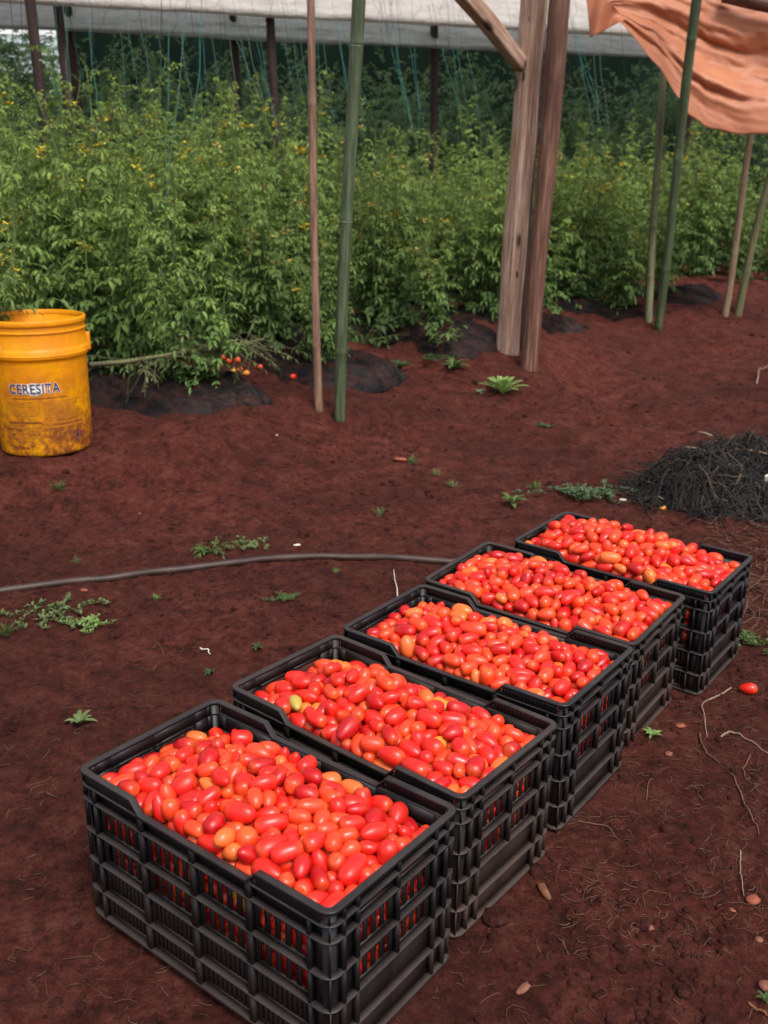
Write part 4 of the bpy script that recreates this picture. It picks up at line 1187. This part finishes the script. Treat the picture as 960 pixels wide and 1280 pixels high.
for i, (u, v, sx, sy, sz_, a, m, nm, lab, cat) in enumerate(chips):
    V, F = lump_mesh(sx*.85, sy*.85, sz_*.6, 700+i, 9, 5, .7); p = ground(u, v)
    o = MB().add(V, F).build(nm, m, None, True); o.location = (p.x, p.y, p.z+sz_*.45); o.rotation_euler = (0, .08, a); tag(o, lab, cat)
def wiggle(name, px, r, m, lab, cat, lift=.004, up=None):
    pts = np.array([list(ground(u, v)) for u, v in px]); ti = np.linspace(0, 1, len(pts)); s_ = np.linspace(0, 1, 10*len(pts))
    pp = np.stack([np.interp(s_, ti, pts[:, k]) for k in range(3)], 1)
    for _ in range(6): pp[1:-1] = (pp[:-2]+2*pp[1:-1]+pp[2:])/4
    gw = np.random.default_rng(int(px[0][0])); pp[1:-1, :2] += np.cumsum(gw.normal(0, r*.35, (len(pp)-2, 2)), axis=0)*np.sin(PI*s_[1:-1])[:, None]
    pp[:, 2] = height(pp[:, 0], pp[:, 1])+r*.6+lift*np.sin(PI*s_)
    if up is not None: pp[:, 2] += up*s_
    c = pp[0].copy()
    o = MB().tube(pp-c, np.linspace(r*.8, r*.35, len(pp)), 7).build(name, m, None, True); o.location = c; tag(o, lab, cat); return o
for px, r, m, lab, up in (
 ([(914, 858), (893, 872), (880, 884), (884, 905), (884, 920)], .0028, M_twig, 'kinked pale root running down from the farthest crate', None),
 ([(875, 915), (877, 930), (888, 945), (900, 952)], .003, M_straw, 'short brown root right of the fourth crate', None),
 ([(897, 922), (912, 916), (930, 920), (960, 940)], .0035, M_twig, 'curved grey twig reaching the right edge', None),
 ([(938, 942), (931, 960), (940, 980), (950, 995)], .002, M_straw, 'thin curled twig near the right edge', None),
 ([(912, 965), (930, 1010), (938, 1030), (948, 1045)], .0025, M_straw, 'long thin dry stalk at right', None),
 ([(925, 1065), (927, 1095), (929, 1125)], .0022, M_twig, 'straight pale stick lying at lower right', None),
 ([(935, 1255), (955, 1272), (965, 1280)], .003, M_bark, 'dark twig at the bottom right corner', None),
 ([(497, 744), (494, 733), (492, 722)], .0022, M_white, 'white stick standing behind the third crate', .03),
 ([(250, 806), (254.5, 809.5), (259, 813), (263, 816)], .0028, M_white, 'short white stick on soil left of the second crate', None),
 ([(945, 484), (950, 470), (960, 462)], .006, M_twig, 'curved pale stalk at the right edge above the weed heap', .03),
 ([(808, 998), (812, 980), (817, 972)], .0018, M_straw, 'thin straw stalk right of the third crate', None),
 ([(722, 1024), (760, 1032), (775, 1050)], .0018, M_straw, 'long straw piece near the third crate foot', None),
 ([(698, 1170), (712, 1190)], .0015, M_straw, 'short straw right of the second crate', None),
 ([(205, 815), (198, 800), (190, 805)], .0012, M_straw, 'fine fibre left of the second crate', None)):
    wiggle('twig', px, r, m, lab, 'twig', up=up)
def loose_tomato(u, v, r, tint, lab, a=.4, rz=None, lift=0.0):
    p = ground(u, v); V, F, AX = tomato_geo(r, r*a, 1, 16, 11, u % 5)
    o = MB().add(V, F, None, AX).build('fallen_tomato', M_tom_obj, None, True, True)
    o.location = (p.x, p.y, p.z+r*.9+lift); o.rotation_euler = (1.45, .1, rz if rz is not None else u*.7); o.color = (*TINTS[tint], 1)
    tag(o, lab, 'tomato', 'fallen tomatoes on the ground')
loose_tomato(935, 864, .0145, 'bright red', 'bright red tomato lying alone on soil right of the crates', .5, 1.2)
loose_tomato(828, 641, .010, 'yellow orange', 'yellow orange fruit bit behind the farthest crate, left one')
loose_tomato(856, 641, .011, 'orange', 'orange fruit bit behind the farthest crate, right one')
FT = [(157, 468, .022, 'orange red', 'red orange tomato on the left end of the black film'), (130, 492, .016, 'orange red', 'small tomato low beside the bucket, left of a pair'),
      (142, 490, .016, 'orange', 'small tomato low beside the bucket, right of a pair'), (238, 458, .018, 'orange red', 'tomato above the black film end near the vine'),
      (279, 455, .018, 'orange', 'orange tomato high in the cluster by the vine tip'), (297, 459, .019, 'orange red', 'reddest tomato of the cluster by the vine tip'),
      (286, 459, .015, 'orange red', 'small red tomato inside the cluster by the vine tip'), (300, 468, .015, 'orange', 'orange tomato under the reddest one by the vine tip'),
      (292, 471, .015, 'yellow green', 'unripe greenish tomato left in the cluster by the vine tip'), (308, 472, .016, 'yellow orange', 'yellow orange tomato lowest right in the cluster by the vine tip'),
      (325, 465, .014, 'orange red', 'small tomato right of the vine tip cluster'), (336, 464, .015, 'bright red', 'red tomato between vine tip cluster and split stick'),
      (367, 479, .016, 'bright red', 'red tomato just left of the split stick'), (377, 478, .012, 'yellow green', 'green tomato touching the split stick'),
      (296, 500, .008, 'yellow orange', 'tiny pale fruit on soil right of the black film end'),
      (700, 342, .028, 'orange red', 'orange tomato right of the timber posts under leaves'), (715, 340, .024, 'orange red', 'second orange tomato right of the timber posts'),
      (737, 352, .026, 'orange red', 'tomato under the plants left of the right bamboo pair'), (744, 350, .024, 'orange', 'orange tomato beside another left of the right bamboo pair'),
      (833, 362, .02, 'yellow orange', 'pale fruit right of the dark green bamboo')]
for u, v, r, tn, lab in FT: loose_tomato(u, v, r, tn, lab, .25)
# vine stem by the bucket and its dry leaves
def vine():
    root = empty('uprooted_vine', ground(230, 470), label='uprooted tomato vine with dry leaves lying over the black film', cat='vine')
    g = np.random.default_rng(77)
    a = [(112, 456, .20), (150, 453, .20), (190, 447, .19), (230, 440, .18), (270, 436, .17), (300, 430, .17), (330, 424, .16)]
    pts = []
    for u, v, l in a:
        q = at_y(u, v, 4.35+.0025*(u-110)); pts.append(list(q))
    pts = np.array(pts); st = MB(); st.tube(pts, np.linspace(.012, .006, len(pts)), 8); lf = MB(); dr = MB()
    for i in range(110):
        t = g.uniform(.2, 1)*(len(pts)-1); k = min(int(t), len(pts)-2); p = pts[k]+(pts[k+1]-pts[k])*(t-k)
        d = np.array([g.normal(.2, .8), g.normal(0, .6), g.normal(-.05, .35)]); d /= np.linalg.norm(d); L = g.uniform(.08, .26)
        q = p+d*L*.6+np.array([0, 0, -.02]); st.tube([p, (p+q)/2+g.normal(0, .01, 3), q], .0018, 4, False)
        if i % 2: compound(lf, st, q, d, L*.5, g, np.array((.11, .12, .045))*g.uniform(.6, 1.5), simple=True)
    o = st.build('stem', M_bamboo_dull, None, True); attach(o, root)
    o = lf.build('dry_leaves', M_leaf, None, False, True); attach(o, root)
vine()

# heap of dried weeds at the right
def weed_heap():
    g = np.random.default_rng(31); c = ground(905, 628); cx, cy = c.x+.16, c.y+.06
    def hz(x, y):
        a = (x-cx)/.50; b = (y-cy)/.30
        return .19*np.clip(1-a*a-b*b, 0, 1)**.72*(.45+.75*vnoise(np.array([x*4.2+1]), np.array([y*4.2]), 3)[0]+.45*vnoise(np.array([x*13.]), np.array([y*13.]), 4)[0]-.1)
    m, t, b = mat('dried_weed_stems', .7, .3); at = N(t, 'ShaderNodeAttribute'); at.attribute_name = 'tint'; t.links.new(at.outputs['Color'], b.inputs['Base Color'])
    # dark soil and rot core
    n = 60; v = []
    for i in range(n):
        for j in range(n):
            x = cx+(-1+2*i/(n-1))*.51; y = cy+(-1+2*j/(n-1))*.31
            v.append((x, y, h1(x, y)-.012+float(hz(x, y))*.86+.012*(vnoise(np.array([x*40]), np.array([y*40]), 2)[0])))
    f = [(i*n+j, (i+1)*n+j, (i+1)*n+j+1, i*n+j+1) for i in range(n-1) for j in range(n-1)]
    mb = MB().add(v, f, (.012, .010, .009))
    for i in range(4600):
        a = g.uniform(0, 6.28); r = g.random()**.55*1.05; x = cx+math.cos(a)*r*.50; y = cy+math.sin(a)*r*.30
        L = g.uniform(.05, .20); d = g.normal(0, 1, 3); d[2] *= .2; d /= np.linalg.norm(d)
        hh = float(hz(x, y)); z = h1(x, y)+hh*g.uniform(.7, 1.03)+.004; p = np.array([x, y, z]); pts = [p]; bend = g.normal(0, .9, 3); up_ = .012+abs(g.normal(0, .022))
        for k in range(6):
            d = d+bend*.38; d /= np.linalg.norm(d); p = p+d*L/6
            gz = h1(p[0], p[1]); e = float(hz(p[0], p[1])); p = np.array([p[0], p[1], min(max(p[2], gz+.002+e*.8), gz+e*1.03+up_)]); pts.append(p)
        q = g.random()
        col = np.array((.016, .014, .014)) if q < .66 else (np.array((.035, .034, .022)) if q < .86 else (np.array((.075, .05, .036)) if q < .985 else np.array((.2, .14, .1))))
        mb.tube(np.array(pts), g.uniform(.0008, .0026), 3, False, col*g.uniform(.6, 1.3))
    o = mb.build('dried_weed_heap', m, None, True, True)
    tag(o, 'dark heap of uprooted dried weeds beside the farthest crate', kind='thing', cat='weed heap')
    for u, v, lab in ((945, 607, 'pale peach fruit scrap on the right side of the weed heap'), (958, 598, 'pale scrap at the right edge on the weed heap')):
        d = ray(u, v); P = CAM+d*((cy-.12)/d[1]); V, F = lump_mesh(.010, .008, .016, u, 10, 6, .1)
        o = MB().add(V, F).build('fruit_scrap', M_white, None, True); o.location = P; tag(o, lab, 'scrap')
    # pale stalks on top of the heap
    for k, (a, b2, lab) in enumerate((((856, 559), (880, 563), 'pale stalk across the top left of the weed heap'), ((918, 561), (962, 568), 'tan stalk across the top right of the weed heap'), ((872, 540), (890, 545), 'short stalk on the crest of the weed heap'))):
        p0, p1 = at_y(*a, cy+.05), at_y(*b2, cy+.0)
        pts = np.array([p0, (np.array(p0)+np.array(p1))/2+[0, 0, .004], p1])
        o = MB().tube(pts-pts[0], .004, 7).build('stalk', M_twig, None, True); o.location = pts[0]; tag(o, lab, 'stalk')
    # dead leaves hanging down the right side, by the farthest crate
    mb = MB()
    for i in range(230):
        u = g.uniform(875, 1000); v = g.uniform(655, 790); p = np.array(ground(u, v)); L = g.uniform(.03, .12); a = g.uniform(0, 6.28)
        d = np.array([math.cos(a), math.sin(a), g.uniform(-.1, .3)]); pts = [p+[0, 0, .003], p+d*L/2+g.normal(0, .01, 3), p+d*L]
        for q in pts: q[2] = max(q[2], h1(q[0], q[1])+.002)
        mb.tube(pts, g.uniform(.0008, .002), 3, False)
    o = mb.build('dry_stems', M_straw); tag(o, 'dry brown stems strewn between weed heap and farthest crate', kind='stuff')
weed_heap()

# crumbs of soil and straw fibres over the ground
def scatter():
    g = np.random.default_rng(99); mb = MB(); st = MB()
    base = [lump_mesh(1, 1, .7, 900+i, 6, 4, .3) for i in range(6)]
    for i in range(13000):
        y = .95*(8.5/.95)**g.random(); x = g.uniform(-.46, .46)*y
        if near_crates(x, y) < .0: continue
        dens = vnoise(np.array([x*1.8]), np.array([y*1.8]), 14)[0]
        if g.random() > dens*1.2: continue
        r = g.lognormal(-5.85, .5)*(1+.12*y); V, F = base[int(g.integers(6))]; a = g.uniform(0, 6.28)
        V = np.array(V)*r; V = V@np.array([[math.cos(a), -math.sin(a), 0], [math.sin(a), math.cos(a), 0], [0, 0, 1]]).T
        mb.add(V+[x, y, h1(x, y)+r*.2], F)
    o = mb.build('soil_crumbs', M_clod, None, True); tag(o, 'loose crumbs of red soil scattered over the ground', kind='stuff')
    for i in range(1400):
        if i % 3 == 0: u, v = g.uniform(700, 965), g.uniform(850, 1190)
        else: u, v = g.uniform(0, 960), g.uniform(470, 1280)
        p = np.array(ground(u, v)); L = g.lognormal(-3.9, .5)*(.7+.12*p[1]); a = g.uniform(0, 6.28); d = np.array([math.cos(a), math.sin(a), 0]); n_ = np.array([-d[1], d[0], 0])*g.normal(0, .3)
        pts = np.array([p, p+d*L*.33+n_*L, p+d*L*.66+n_*L, p+d*L]); pts[:, 2] = height(pts[:, 0], pts[:, 1])+.0018+np.array([0, .002, .002, g.uniform(0, .006)])
        st.tube(pts, g.uniform(.0003, .0007)*(1+.1*p[1]), 3, False)
    o = st.build('straw_fibres', M_straw); tag(o, 'thin dry straw fibres and rootlets on the red soil', kind='stuff')
scatter()
